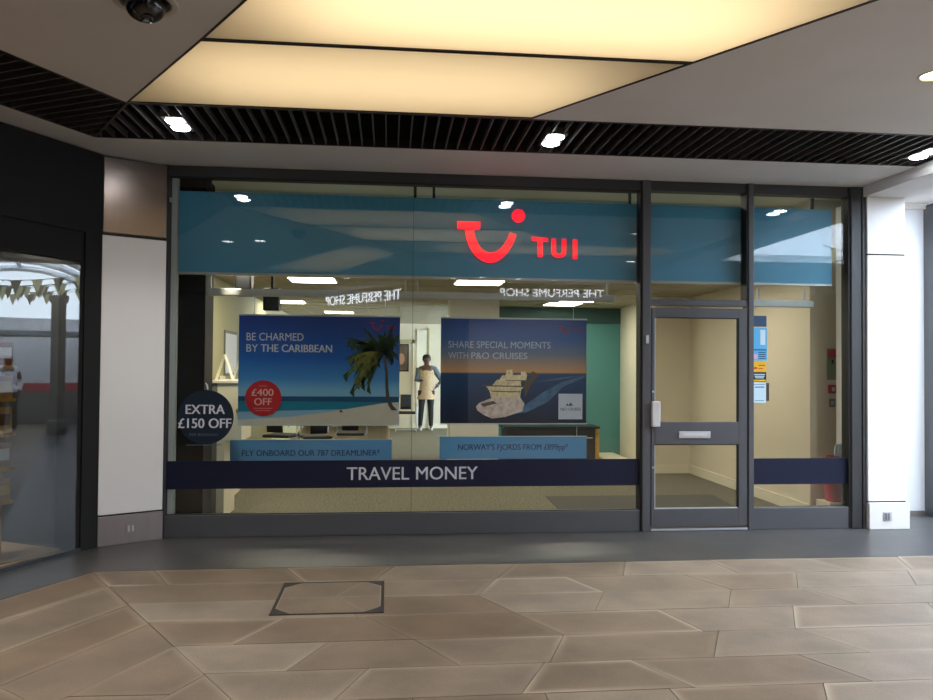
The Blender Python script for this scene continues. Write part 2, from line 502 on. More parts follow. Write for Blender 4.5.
for p in stones:
    po, out = inset(p, .0022); po, mid = inset(p, .06)
    n = len(out); k = len(verts); cx = sum(q[0] for q in out)/n; cy = sum(q[1] for q in out)/n
    z = random.uniform(-.0008, .0008)
    tone = random.random(); wear = random.choice((.15, .3, .5, .75))
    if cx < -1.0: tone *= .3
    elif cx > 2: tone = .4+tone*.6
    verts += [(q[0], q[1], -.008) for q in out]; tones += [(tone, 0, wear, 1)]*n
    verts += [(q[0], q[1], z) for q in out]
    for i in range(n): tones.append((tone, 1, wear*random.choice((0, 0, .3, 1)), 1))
    m2 = mid if area(mid) < area(out)*.97 and area(mid) > .1*area(out) else [(q[0]*.6+cx*.4, q[1]*.6+cy*.4) for q in out]
    verts += [(q[0], q[1], z) for q in m2]; tones += [(tone, .12, wear, 1)]*n
    verts.append((cx, cy, z)); tones.append((tone, 0, wear, 1))
    for i in range(n):
        j = (i+1) % n
        faces += [(k+i, k+j, k+n+j, k+n+i), (k+n+i, k+n+j, k+2*n+j, k+2*n+i), (k+2*n+i, k+2*n+j, k+3*n)]
me = bpy.data.meshes.new('floor'); me.from_pydata(verts, [], faces)
ca = me.color_attributes.new('tone', 'FLOAT_COLOR', 'POINT')
for i, t in enumerate(tones): ca.data[i].color = t
bm = bmesh.new(); bm.from_mesh(me); bmesh.ops.recalc_face_normals(bm, faces=bm.faces); bm.to_mesh(me); bm.free()
if sum(p.normal.z for p in me.polygons) < 0: me.flip_normals()
me.materials.append(M['stone'])
fl = bpy.data.objects.new('floor', me); COL.objects.link(fl); fl['kind'] = 'structure'
o = MB().box(-9, -12.8, -.06, 16, .8, -.0085).build('floor_base', mat('joint_mortar', (58, 48, 40), .9)); o['kind'] = 'structure'
g = clip([(-9, -1.115), (16, -1.115), (16, .0), (-9, .0)], RIGHT_N, RIGHT_D)
gm = MB().prism(g, -.008, .0)
gm.box(5.16, 0, -.008, 16, .72, 0)
g2 = [tuple(LD*-3+LN*-1.49), tuple(LD*9+LN*-1.49), tuple(LD*9+LN*-2.2), tuple(LD*-3+LN*-2.2)]
g2 = clip(g2, LEFT_N, LEFT_D); g2 = clip(g2, (0, 1), 0)
gm.prism(g2, -.008, .0)
o = gm.build('floor_border', M['granite']); o['kind'] = 'structure'

# inspection cover
x0, y0, x1, y1 = MH
mh = empty('inspection_cover', ((x0+x1)/2, (y0+y1)/2, .002), 'square floor inspection cover filled with sandstone inside a dark metal rim', 'cover')
c = .13
fr = MB()
for a in ((x0, y0, x1, y0+.014), (x0, y1-.014, x1, y1), (x0, y0, x0+.014, y1), (x1-.014, y0, x1, y1)):
    fr.box(a[0], a[1], -.004, a[2], a[3], .0045)
for px, py, sx, sy in ((x0, y0, 1, 1), (x1, y0, -1, 1), (x0, y1, 1, -1), (x1, y1, -1, -1)):
    fr.prism([(px, py), (px+sx*c, py), (px, py+sy*c)], -.003, .004)
fr.build('rim', mat('rim_iron', (52, 50, 48), .6, .3), mh)
oc = [(x0+c, y0+.02), (x1-c, y0+.02), (x1-.02, y0+c), (x1-.02, y1-c), (x1-c, y1-.02), (x0+c, y1-.02), (x0+.02, y1-c), (x0+.02, y0+c)]
def cutp(poly, f1, f2=None): 
    p = clip(poly, *f1)
    return clip(p, *f2) if f2 else p
ya = (y0+y1)/2-.01
pieces = [clip(oc, (0, -1), -ya)]
lo = clip(oc, (0, 1), ya)
dn = Vector((.41, .2)).normalized()
pieces = []
up_ = clip(oc, (0, -1), -ya)
pieces += [clip(up_, (.88, -.47), .88*(-.36)-.47*ya), clip(up_, (-.88, .47), -(.88*(-.36)-.47*ya))]
pieces += [clip(lo, (.86, .5), .86*(-.33)+.5*ya), clip(lo, (-.86, -.5), -(.86*(-.33)+.5*ya))]
vs = []; fs = []; tn = []
for p in pieces:
    po, out = inset(p, .003); po, mid = inset(p, .012); n = len(out); k = len(vs)
    t = random.uniform(.1, .5)
    vs += [(q[0], q[1], .0035) for q in out]; tn += [(t, 1, .9, 1)]*n
    vs += [(q[0], q[1], .0035) for q in mid]; tn += [(t, 0, .8, 1)]*n
    for i in range(n): fs.append((k+i, k+(i+1)%n, k+n+(i+1)%n, k+n+i))
    fs.append(tuple(k+n+i for i in range(n)))
me = bpy.data.meshes.new('infill'); off = Vector(mh.location)
me.from_pydata([tuple(Vector(v)-off) for v in vs], [], fs)
ca = me.color_attributes.new('tone', 'FLOAT_COLOR', 'POINT')
for i, t in enumerate(tn): ca.data[i].color = t
me.materials.append(M['stone'])
if sum(p.normal.z for p in me.polygons) < 0: me.flip_normals()
inf = bpy.data.objects.new('infill', me); COL.objects.link(inf); inf.parent = mh
MB().box(x0+.01, y0+.01, .0005, x1-.01, y1-.01, .003).build('bedding', M['trimdark'], mh)

# ------------------------------------------------------------------ arcade ceiling
def filled(name, outer, holes, z0, z1, m):
    cu = bpy.data.curves.new('c', 'CURVE'); cu.dimensions = '2D'; cu.fill_mode = 'BOTH'; cu.extrude = (z1-z0)/2
    for poly in [outer]+holes:
        sp = cu.splines.new('POLY'); sp.points.add(len(poly)-1); sp.use_cyclic_u = True
        for i, p in enumerate(poly): sp.points[i].co = (p[0], p[1], 0, 1)
    o = bpy.data.objects.new('c', cu); COL.objects.link(o); bpy.context.view_layer.update()
    me = eval_mesh(o); bpy.data.objects.remove(o); bpy.data.curves.remove(cu)
    me.transform(Matrix.Translation((0, 0, (z0+z1)/2))); me.name = name; me.materials.clear(); me.materials.append(m)
    q = bpy.data.objects.new(name, me); COL.objects.link(q); q['kind'] = 'structure'
    return q
def circ(cx, cy, r, n=32): return [(cx+r*math.cos(2*PI*k/n), cy+r*math.sin(2*PI*k/n)) for k in range(n)]
YN, YF = -1.70, -.83
ci = Vector((-1.857, YN)); co = Vector((-2.39, YF))
# both grille bands joined round the corner
band = [(4.735, YN), (4.735, YF), tuple(co), tuple(co+LD*4.6), tuple(ci+LD*4.1), tuple(ci)]
band_hole = [(4.735, YN), (4.735, YF), tuple(co), tuple(co+LD*4.6), tuple(ci+LD*4.1), tuple(ci)]
P = [ [(-1.835, -1.735), (1.035, -1.735), (1.785, -2.845), (-1.08, -2.845)],
      [(-1.06, -2.875), (1.805, -2.875), (2.545, -3.965), (-.345, -3.965)],
      [(-.325, -3.995), (4.15, -3.995), (4.72, -4.45), (4.1, -5.08), (.4, -5.08)],
      [(-.47, -4.26), (.13, -5.28), (-1.08, -8.06), (-2.83, -8.35)] ]
holes = [band_hole]
for p in P:
    n_, big = inset(p, -.012); holes.append(big)
CAMC = (-1.25, -3.29)
holes.append(circ(CAMC[0], CAMC[1], .125))
DLR = [(3.385, -2.86), (-1.93, -4.27), (-2.42, -4.40), (4.19, -5.62), (-2.2, -3.2)]
DLF = [(1.36, -8.7), (1.9, -8.4), (2.7, -8.6), (3.5, -8.7), (-.9, -9.0)]
for d in DLR[:4]+DLF: holes.append(circ(d[0], d[1], .096))
filled('ceiling', [(-9, -12.6), (4.745, -12.6), (4.745, .06), (-9, .06)], holes, H, H+.02, M['ceil'])
o = MB().box(-9, -12.6, H+.62, 4.745, .06, H+.66).build('ceiling_deck', M['void']); o['kind'] = 'structure'
# dark seams round the luminous panels
for k, p in enumerate(P):
    q, big = inset(p, -.012)
    lp = empty('luminous_panel', (sum(v[0] for v in p)/len(p), sum(v[1] for v in p)/len(p), H),
        ['glowing warm ceiling panel nearest the shopfront, beside the slatted strip',
         'glowing warm ceiling panel above the camera side of the thin dark dividing line',
         'long glowing ceiling panel further out, seen mirrored in the blue fascia',
         'slanting glowing ceiling panel seen mirrored at the left of the blue fascia'][k], 'light', 'luminous ceiling panels')
    sh = MB().prism(q, H+.004, H+.007); sh.build('diffuser', M['diff'], lp)
    s = MB(); n = len(q)
    q2, big2 = inset(q, -.012)
    q3, sm = inset(q, .002)
    for i in range(n):
        j = (i+1) % n
        s.prism([q3[i] if False else sm[i], sm[j], big2[j], big2[i]], H-.003, H+.035)
    s.build('seam', M['trimdark'], lp)
    # light box above the sheet
    w = MB(); q4, wb = inset(q, -.008)
    for i in range(n):
        j = (i+1) % n
        w.prism([q2[i], q2[j], wb[j], wb[i]], H+.008, H+.45)
    w.prism(wb, H+.45, H+.46)
    w.build('housing', M['whitepl'], lp)
    cx, cy = lp.location.x, lp.location.y
    xs = [v[0] for v in q]; ys = [v[1] for v in q]
    L = bpy.data.lights.new('panel_lamp', 'AREA'); L.shape = 'RECTANGLE'
    lo = bpy.data.objects.new('panel_lamp', L); COL.objects.link(lo)
    L.color = (1, .80, .52)
    if k < 3:
        L.size = (max(xs)-min(xs))*.72; L.size_y = (max(ys)-min(ys))*.78
        lo.location = (cx, cy, H+.42)
    else:
        L.size = 1.0; L.size_y = 3.2; lo.location = (cx+.1, cy+.15, H+.42); lo.rotation_euler = (0, 0, -.42)
    L.energy = [1.0, 1.55, 1.1, 1.0][k]*L.size*L.size_y*4.2
    
# ceiling grille: black void, frame and slats
def slats(mb, a, b, c_, d_, pitch, z0, z1, th):
    """slats across the strip a-b (inner line) to c-d (outer line)"""
    a, b, c_, d_ = map(Vector, (a, b, c_, d_))
    u = (b-a).normalized(); n = Vector((-u.y, u.x))
    if n.dot(c_-a) < 0: n = -n
    w = n.dot(c_-a); 
    t0, t1 = min(0, u.dot(c_-a), ), max((b-a).length, u.dot(d_-a))
    t = t0+pitch*.5
    while t < t1:
        # clip the slat against the two end lines
        lo, hi = 0.0, w
        for (p, q, sg) in ((a, c_, 1), (b, d_, -1)):
            e = q-p; den = n.x*e.y-n.y*e.x
            # point on slat a+u t + n s ; on line p + e v
            r = p-(a+u*t)
            s_ = 0
            tt_p, tt_q = u.dot(p-a), u.dot(q-a)
            if abs(tt_q-tt_p) > 1e-6:
                f = (t-tt_p)/(tt_q-tt_p)
                if 0 < f < 1:
                    s_ = f*w
                    inside_far = (tt_q < tt_p) if sg == 1 else (tt_q > tt_p)
                    if inside_far: lo = max(lo, s_)
                    else: hi = min(hi, s_)
        if hi-lo > .02:
            p0 = a+u*(t-th/2)+n*lo; p1 = a+u*(t+th/2)+n*lo; p2 = a+u*(t+th/2)+n*hi; p3 = a+u*(t-th/2)+n*hi
            mb.prism([tuple(p0), tuple(p1), tuple(p2), tuple(p3)], z0, z1)
        t += pitch
def strip_frame(mb, pts, w, z0, z1):
    for a, b in zip(pts, pts[1:]):
        a, b = Vector(a), Vector(b); u = (b-a).normalized(); n = Vector((-u.y, u.x))*w/2
        mb.prism([tuple(a-n), tuple(b-n), tuple(b+n), tuple(a+n)], z0, z1)
gr = empty('ceiling_grille', (1.2, -1.26, H), 'long black slatted ceiling strip running above the shopfront with bright downlights in it', 'grille')
m_ = MB(); slats(m_, ci, (4.73, YN), co, (4.73, YF), .1, H+.002, H+.05, .010); m_.build('slats', M['slat'], gr)
m_ = MB(); strip_frame(m_, [tuple(ci), (4.73, YN)], .022, H-.003, H+.06); strip_frame(m_, [tuple(co), (4.73, YF)], .014, H-.003, H+.06)
strip_frame(m_, [(4.728, YN), (4.728, YF)], .014, H-.002, H+.06)
m_.build('frame', M['trimdark'], gr)
m_ = MB().prism([tuple(ci), (4.73, YN), (4.73, YF), tuple(co)], H+.3, H+.31)
strip_frame(m_, [tuple(ci), (4.73, YN)], .004, H+.06, H+.3); strip_frame(m_, [tuple(co), (4.73, YF)], .004, H+.06, H+.3)
m_.build('backing', M['void'], gr)
g3 = empty('ceiling_grille', (-3.1, -3.0, H), 'shorter black slatted ceiling strip turning along the dark shop at left', 'grille')
a2, b2 = ci, ci+LD*4.1; c2, d2 = co, co+LD*4.6
m_ = MB(); slats(m_, a2, b2, c2, d2, .1, H+.002, H+.05, .010); m_.build('slats', M['slat'], g3)
m_ = MB(); strip_frame(m_, [tuple(a2), tuple(b2)], .022, H-.003, H+.06); strip_frame(m_, [tuple(c2), tuple(d2)], .014, H-.003, H+.06)
strip_frame(m_, [tuple(ci), tuple(co)], .022, H-.002, H+.05)
m_.build('frame', M['trimdark'], g3)
m_ = MB().prism([tuple(a2), tuple(b2), tuple(d2), tuple(c2)], H+.3, H+.31)
strip_frame(m_, [tuple(a2), tuple(b2)], .004, H+.06, H+.3); strip_frame(m_, [tuple(c2), tuple(d2)], .004, H+.06, H+.3)
m_.build('backing', M['void'], g3)
# seam continuing from the corner of the grille between ceiling boards
sm = MB(); strip_frame(sm, [(3.3, -5.0), (4.74, -5.0)], .012, H-.002, H+.01)

# twin downlights in the grille
def twin(loc, label):
    t = empty('twin_downlight', loc, label, 'downlight', 'twin downlights in the slatted ceiling strip')
    x, y, z = loc
    MB().box(x-.085, y-.18, z-.003, x+.085, y+.18, z+.05).build('housing', M['slat'], t, bevel=.004)
    for s in (-.085, .085):
        l = MB().lathe([(.062, -.014), (.070, -.006), (.070, .004)], (x, y+s, z), 24).build('lamp', M['lampw'], t)
        MB().lathe([(.058, -.001), (.064, -.008), (.068, -.001)], (x, y+s, z), 24).build('bezel', M['slat'], l) if False else None
        L = bpy.data.lights.new('spot', 'SPOT'); L.energy = 36; L.spot_size = math.radians(115); L.spot_blend = .8; L.shadow_soft_size = .05
        L.color = (1, .97, .93)
        lo = bpy.data.objects.new('spot', L); COL.objects.link(lo); lo.location = (x, y+s, z-.03)
twin((-1.627, -1.26, H), 'twin white downlight in the slatted strip, above the left pillar')
twin((1.307, -1.21, H), 'twin white downlight in the slatted strip, above the red smile sign')
twin((4.53, -1.22, H), 'twin white downlight in the slatted strip, by the right-hand beam')
def downlight(loc, m, r, label, grp):
    t = empty('downlight', loc, label, 'downlight', grp)
    x, y, z = loc
    b = MB(); n = 32; prof = [(r+.018, -.001), (r+.014, -.006), (r, -.004), (r-.002, .012)]
    v = []; f = []
    for rr, zz in prof:
        for k in range(n): v.append((x+rr*math.cos(2*PI*k/n), y+rr*math.sin(2*PI*k/n), z+zz))
    for i in range(3):
        for k in range(n): f.append((i*n+k, i*n+(k+1)%n, (i+1)*n+(k+1)%n, (i+1)*n+k))
    b.add(v, f).build('bezel', M['whitepl'], t, smooth=True)
    MB().lathe([(r-.002, .006), (r-.002, .012)], (x, y, z), n).build('lamp', m, t)
    L = bpy.data.lights.new('spot', 'SPOT'); L.energy = 150; L.spot_size = math.radians(120); L.spot_blend = .8; L.shadow_soft_size = .06
    L.color = (1, .96, .92)
    lo = bpy.data.objects.new('spot', L); COL.objects.link(lo); lo.location = (x, y, z-.02)
downlight((3.385, -2.86, H), M['lampy'], .09, 'round warm recessed downlight in the plain grey ceiling, top right', 'round recessed downlights')
for i, d in enumerate(DLR[1:4]):
    downlight((d[0], d[1], H), M['lamps'], .088, ['small recessed downlight mirrored in the blue fascia, left group, nearer one',
        'small recessed downlight mirrored in the blue fascia, left group, further one', 'small recessed downlight mirrored in the fascia beside the glass door mullion'][i], 'round recessed downlights')
for d in DLF: downlight((d[0], d[1], H), M['lamps'], .088, 'tiny downlight mirrored low in the blue fascia, one of a far row', 'far downlights by the opposite shop')

# security camera
x, y = CAMC
t = empty('security_camera', (x, y, H), 'black dome security camera recessed in a white ceiling ring', 'camera')
n = 40; v = []; f = []
prof = [(.160, 0), (.158, -.008), (.145, -.012), (.126, -.006), (.120, .03)]
for rr, zz in prof:
    for k in range(n): v.append((x+rr*math.cos(2*PI*k/n), y+rr*math.sin(2*PI*k/n), H+zz))
for i in range(len(prof)-1):
    for k in range(n): f.append((i*n+k, i*n+(k+1)%n, (i+1)*n+(k+1)%n, (i+1)*n+k))
MB().add(v, f).build('ring', M['whitepl'], t, smooth=True)
pr = [(.098, .05), (.100, -.02)]+[(.097*math.cos(a), -.075*math.sin(a)-.025) for a in [i*PI/2/8 for i in range(1, 8)]]+[(.004, -.101)]
MB().lathe(pr, (x, y, H), 40).build('dome', M['cam'], t, smooth=True)
MB().lathe([(.122, .03), (.122, .05)], (x, y, H), 40).build('recess', M['blackm'], t)
MB().lathe([(.03, -.09), (.028, -.105), (.02, -.107)], (x+.02, y-.03, H), 20).build('lens', M['cam'], t, smooth=True)

# ------------------------------------------------------------------ right-hand lower soffit and arcade beyond
o = MB().box(4.745, -9.5, 3.33, 5.32, .06, 3.80).build('ceiling_beam', M['ceil']); o['kind'] = 'structure'
o = MB().box(5.32, -9.5, 3.33, 16, -4.55, 3.45).build('ceiling_edge', M['ceil']); o['kind'] = 'structure'
o = MB().box(5.32, -.12, 3.42, 5.95, .62, 3.60).build('ceiling_nib', M['ceil']); o['kind'] = 'structure'

# left pillar (skewed)
pa, pb = Vector((-2.51, -.306)), Vector((-2.043, -.029))
u = (pb-pa).normalized(); nrm = Vector((u.y, -u.x))
def pil(mb, z0, z1, o=0.0, s0=0.0, s1=0.0, dep=.35):
    a = pa+u*s0+nrm*o; b = pb-u*s1+nrm*o
    mb.prism([tuple(a), tuple(b), tuple(b-nrm*dep), tuple(a-nrm*dep)], z0, z1); return mb
pl = empty('pillar', tuple(pa)+(0,), kind='structure')
pil(MB(), 0, .255, .012).build('base_panel', M['steelsat'], pl, bevel=.004)
pil(MB(), .255, .268, -.01).build('shadow_gap', M['blackm'], pl)
pil(MB(), .268, 2.725, 0).build('white_panel', M['white'], pl, bevel=.006)
pil(MB(), 2.725, 2.745, -.01).build('shadow_gap', M['blackm'], pl)
pil(MB(), 2.745, H-.012, 0).build('top_panel', M['steel'], pl, bevel=.01)
def plate(mb, s0, s1, z0, z1, o0, o1):
    a = pa+u*s0; b = pa+u*s1
    mb.prism([tuple(a+nrm*o0), tuple(b+nrm*o0), tuple(b+nrm*o1), tuple(a+nrm*o1)], z0, z1); return mb
sk = empty('floor_socket', tuple(pa+u*.27+nrm*.012)+(.12,), 'flush steel socket plate set low in the left pillar base', 'socket')
plate(MB(), .225, .315, .085, .175, .0121, .017).build('plate', M['steelsat'], sk, bevel=.002)
for s in (.245, .28): plate(MB(), s, s+.016, .105, .160, .017, .0195).build('flap', M['chrome'], sk)

# right pillar
pr_ = empty('pillar', (4.95, -.05, 0), kind='structure')
MB().box(4.772, -.075, 0, 5.20, .5, .262).build('base_panel', M['white'], pr_, bevel=.004)
MB().box(4.772, -.04, .262, 5.18, .5, .275).build('shadow_gap', M['blackm'], pr_)
MB().box(4.772, -.05, .275, 5.18, .5, 2.742).build('white_panel', M['white'], pr_, bevel=.006)
MB().box(4.772, -.04, 2.742, 5.18, .5, 2.755).build('shadow_gap', M['blackm'], pr_)
MB().box(4.772, -.05, 2.755, 5.18, .5, 3.33).build('top_panel', M['white'], pr_, bevel=.006)
sk = empty('floor_socket', (4.96, -.076, .13), 'grey socket plate set low in the white right pillar base', 'socket')
MB().box(4.915, -.082, .085, 5.005, -.076, .175).build('plate', M['chrome'], sk, bevel=.002)
for s in (4.932, 4.962): MB().box(s, -.085, .098, s+.018, -.082, .162).build('flap', M['steelsat'], sk)

# white wall beyond and the next shopfront frame
struct('wall_right', MB().box(5.18, .60, .04, 5.90, .85, 3.6), mat('arcade_white_wall', (228, 230, 236), .5))
struct('baseboard_right', MB().box(5.18, .585, 0, 5.90, .6, .05), M['steelsat'])
struct('trim_1', MB().box(5.18, .56, 3.36, 5.90, .60, 3.42), M['white'])
XR = 5.87
nf = empty('window_4', (5.95, .55, 0), kind='structure')
MB().box(5.86, .42, 0, 5.98, .60, 3.40).build('frame', M['frame'], nf)
MB().box(6.05, .42, 0, 6.15, .60, 3.40).build('frame', M['frame'], nf)
MB().box(6.0, .44, 2.2, 6.05, .58, 2.28).build('frame', M['frame'], nf)
MB().box(6.0, .44, 1.1, 6.05, .58, 1.2).build('frame', M['frame'], nf)
MB().box(6.0, .50, 0, 6.05, .52, 3.3).build('pane', M['tileblk'], nf)

# ------------------------------------------------------------------ shopfront
def window(name, x0, x1, z0, z1, head, sill, left=True, right=True):
    w = empty(name, ((x0+x1)/2, 0, 0), kind='structure')
    return w
w1 = empty('window_1', (.2, 0, 0), kind='structure')
MB().box(-2.034, 0, 3.338, 2.453, .12, H-.001).build('head', M['framedk'], w1, bevel=.004)
MB().box(-2.034, .005, 3.325, 2.453, .1, 3.338).build('gasket', M['gasket'], w1)
MB().box(-2.034, 0, 0, 2.453, .10, .205).build('sill', M['frame'], w1, bevel=.004)
MB().box(-2.034, .015, .205, 2.453, .05, .212).build('gasket', M['gasket'], w1)
MB().box(-2.034, .04, .205, -2.020, .10, 3.338).build('jamb', M['framedk'], w1)
MB().box(-2.020, .042, .205, -1.966, .10, 3.33).build('jamb', M['jamb'], w1)
MB().box(-1.966, .04, .205, .2205, .05, 3.338).build('pane', M['glass'], w1)
MB().box(.2235, .04, .205, 2.453, .05, 3.338).build('pane', M['glass'], w1)
MB().box(.2205, .038, .205, .2235, .052, 3.338).build('joint', M['gasket'], w1)
MB().box(-2.026, -.012, 3.09, -2.012, .0, 3.13).build('alarm_contact', M['chrome'], w1)
# mullions
def mull(x0, x1, z0=0.0, z1=H-.001, y0=-.02, m='frame'):
    return (x0, y0, z0, x1, .12, z1)
struct('trim_2', MB().box(*mull(2.463, 2.544)), M['frame'], bevel=.004)
struct('trim_3', MB().box(2.443, -.004, 0, 2.463, .12, H-.002), M['gasket'])
struct('trim_4', MB().box(*mull(3.545, 3.598)), M['frame'], bevel=.004)
struct('trim_5', MB().box(3.525, -.012, 2.274, 3.545, .12, H-.002), M['gasket'])
struct('trim_6', MB().box(*mull(4.62, 4.735)), M['framedk'], bevel=.01)
struct('trim_7', MB().box(4.60, -.004, 0, 4.62, .12, H-.002), M['gasket'])
struct('trim_8', MB().box(4.735, -.03, 0, 4.772, .2, H-.002), M['framedk'], bevel=.004)
w2 = empty('window_2', (3.0, 0, 2.27), kind='structure')
MB().box(2.544, 0, 3.338, 3.525, .12, H-.001).build('head', M['framedk'], w2, bevel=.004)
MB().box(2.544, -.01, 2.208, 3.525, .12, 2.27).build('transom', M['frame'], w2, bevel=.004)
MB().box(2.544, .04, 2.27, 3.525, .05, 3.338).build('pane', M['glass'], w2)
w3 = empty('window_3', (4.1, 0, 0), kind='structure')
MB().box(3.598, 0, 3.338, 4.60, .12, H-.001).build('head', M['framedk'], w3, bevel=.004)
MB().box(3.598, 0, 0, 4.60, .10, .212).build('sill', M['frame'], w3, bevel=.004)
MB().box(3.598, .04, .212, 4.60, .05, 3.338).build('pane', M['glass'], w3)
# door
dr = empty('door_1', (3.05, 0, 0), kind='structure')
lf = MB()
lf.box(2.556, -.012, .045, 2.588, .05, 2.185); lf.box(3.445, -.012, .045, 3.535, .05, 2.185)
MB().box(2.556, -.012, .045, 2.588, .05, 2.185).build('stile', M['frame'], dr, bevel=.004)
MB().box(3.445, -.012, .045, 3.533, .05, 2.185).build('stile', M['frame'], dr, bevel=.004)
MB().box(2.588, -.012, 2.09, 3.445, .05, 2.185).build('top_rail', M['frame'], dr, bevel=.003)
MB().box(2.588, -.012, .845, 3.445, .05, 1.063).build('mid_rail', M['frame'], dr, bevel=.003)
MB().box(2.588, -.012, .045, 3.445, .05, .215).build('bottom_rail', M['frame'], dr, bevel=.003)
MB().box(2.588, .02, 1.063, 3.445, .03, 2.09).build('pane', M['glass'], dr)
MB().box(2.588, .02, .215, 3.445, .03, .845).build('pane', M['glass'], dr)
gk = MB()
for z0, z1 in ((1.063, 2.09), (.215, .845)):
    gk.box(3.437, -.006, z0, 3.445, .02, z1); gk.box(2.588, -.006, z1-.008, 3.437, .02, z1)
gk.build('gasket', M['gasket'], dr)
bd = MB()
for z0, z1 in ((1.063, 2.09), (.215, .845)):
    bd.box(2.588, -.008, z0, 2.597, .02, z1-.008)
bd.box(2.597, -.008, .215, 3.437, .02, .223)
bd.build('glazing_bead', M['chrome'], dr)
MB().box(2.548, -.010, .0, 3.541, .12, .030).build('threshold', M['frame'], dr)
MB().box(2.556, -.018, .006, 3.533, -.0105, .024).build('weather_bar', M['chrome'], dr)
MB().box(2.832, -.022, .905, 3.152, -.012, .972).build('letter_plate', M['chrome'], dr, bevel=.003)
MB().box(2.868, -.024, .925, 3.116, -.022, .955).build('letter_flap', mat('flap_pale', (215, 216, 220), .4, .2), dr, bevel=.001)
MB().box(2.548, -.065, 1.02, 2.630, -.012, 1.265).build('handle', mat('handle_pale', (212, 212, 216), .4, .1), dr, bevel=.008)
for z in (1.36, .62): MB().lathe([(.011, 0), (.009, .006), (.002, .008)], (0, 0, 0), 16, Matrix.Translation((2.572, -.012, z)) @ Matrix.Rotation(PI/2, 4, 'X')).build('bolt_head', M['chrome'], dr, smooth=True)
MB().box(2.492, -.035, 1.83, 2.520, -.02, 1.91).build('contact', M['chrome'], dr, bevel=.002)

# navy band on the glass
b = empty('window_band', (.25, .02, .45), 'dark navy strip across the big window reading TRAVEL MONEY', 'sign', 'navy strips across the glass')
MB().box(-2.030, .030, .442, .2205, .0385, .700).build('vinyl', M['navy'], b)
MB().box(.2235, .030, .442, 2.444, .0385, .700).build('vinyl', M['navy'], b)
tm = MB(); letters(tm, 'TRAVEL', -.385, .515, .20, .642, .0295, .001, .008); letters(tm, 'MONEY', .268, .515, .855, .642, .0295, .001, .008)
tm.build('lettering', M['vinyltxt'], b)
b = empty('window_band', (4.1, .02, .45), 'plain navy strip across the narrow window right of the door', 'sign', 'navy strips across the glass')
MB().box(3.60, .030, .440, 4.615, .0385, .698).build('vinyl', M['navy'], b)

# extra-off disc on the glass
d = empty('offer_sticker', (-1.68, .03, 1.11), 'round navy sticker on the glass reading EXTRA £150 OFF', 'sticker')
MB().lathe([(.252, 0), (.252, .004)], (0, 0, 0), 64, Matrix.Translation((-1.685, .038, 1.105)) @ Matrix.Rotation(PI/2, 4, 'X')).build('disc', M['navyc'], d)
tm = MB()
letters(tm, 'EXTRA', -1.865, 1.135, -1.515, 1.225, .0335, .001, .02)
letters(tm, '£150 OFF', -1.93, 1.005, -1.455, 1.098, .0335, .001, .02)
tm.build('lettering', M['vinyltxt'], d)
tm = MB(); letters(tm, 'PER BOOKING', -1.83, .93, -1.57, .957, .0335, .001, 0)
tm.box(-1.86, .0325, .845, -1.54, .0335, .851)
tm.build('small_print', mat('faded_print', (82, 96, 118), .5), d)
MB().tube([(-1.67, .03, 1.36), (-1.675, .028, 1.40), (-1.69, .03, 1.42)], .006, 6).build('hook', M['edgep'], d)

# fascia sign
fs_ = empty('fascia_sign', (1.25, .13, 2.45), 'long blue illuminated fascia behind the glass with red smile and TUI letters', 'sign')
FX0, FX1 = -1.99, 4.50
MB().box(FX0, .12, 2.463, FX1, .16, 3.225).build('panel', M['fascia'], fs_, bevel=.003)
MB().box(FX0, .115, 2.440, FX1, .17, 2.463).build('bottom_edge', M['rail'], fs_)
for x in (.24, .42, 2.38, 4.3, -1.7): MB().box(x-.012, .13, 3.225, x+.012, .16, 3.34).build('bracket', M['blackm'], fs_)
# smile mark: bar, swelling curve, dot
def zp(X, Y):   # traced outline points on the sign face
    return (.6435+(X-80)*.001868, 2.930+ (222-Y)*.001868)
sm_ = MB()
def bez(p0, p1, p2, p3, n=14):
    return [tuple(((1-t)**3*p0[i]+3*(1-t)**2*t*p1[i]+3*(1-t)*t*t*p2[i]+t**3*p3[i]) for i in (0, 1)) for t in [k/n for k in range(n+1)]]
outer = bez((122, 215), (128, 320), (190, 396), (258, 396))+bez((258, 396), (320, 394), (372, 320), (394, 246))[1:]
inner = bez((166, 215), (176, 290), (210, 344), (258, 344))+bez((258, 344), (300, 342), (338, 300), (360, 236))[1:]
O = [zp(*p) for p in outer]; I = [zp(*p) for p in inner]
for i in range(len(O)-1):
    sm_.xz([O[i], O[i+1], I[i+1], I[i]], .095, .12)
sm_.xz([zp(*p) for p in ((82, 183), (204, 183), (200, 224), (84, 224))], .095, .12)
sm_.build('smile_mark', M['red'], fs_)
cxz = zp(404, 146)
MB().lathe([(.064, 0), (.064, .025)], (0, 0, 0), 32, Matrix.Translation((cxz[0], .12, cxz[1])) @ Matrix.Rotation(PI/2, 4, 'X')).build('smile_dot', M['red'], fs_)
def seg(name, polys):
    m_ = MB()
    for p in polys: m_.xz([zp(*q) for q in p], .10, .12)
    return m_.build(name, M['red'], fs_)
seg('letter', [[(478, 254), (562, 258), (562, 278), (478, 274)], [(508, 276), (533, 277), (533, 360), (510, 360)]])
uo = [(583, 262)]+bez((583, 330), (583, 372), (660, 372), (660, 330), 10)+[(660, 262)]
ui = [(605, 262)]+bez((605, 326), (605, 348), (638, 348), (638, 326), 10)+[(638, 262)]
seg('letter', [[uo[i], uo[i+1], ui[i+1], ui[i]] for i in range(len(uo)-1)])
seg('letter', [[(697, 263), (719, 263), (719, 366), (697, 366)]])

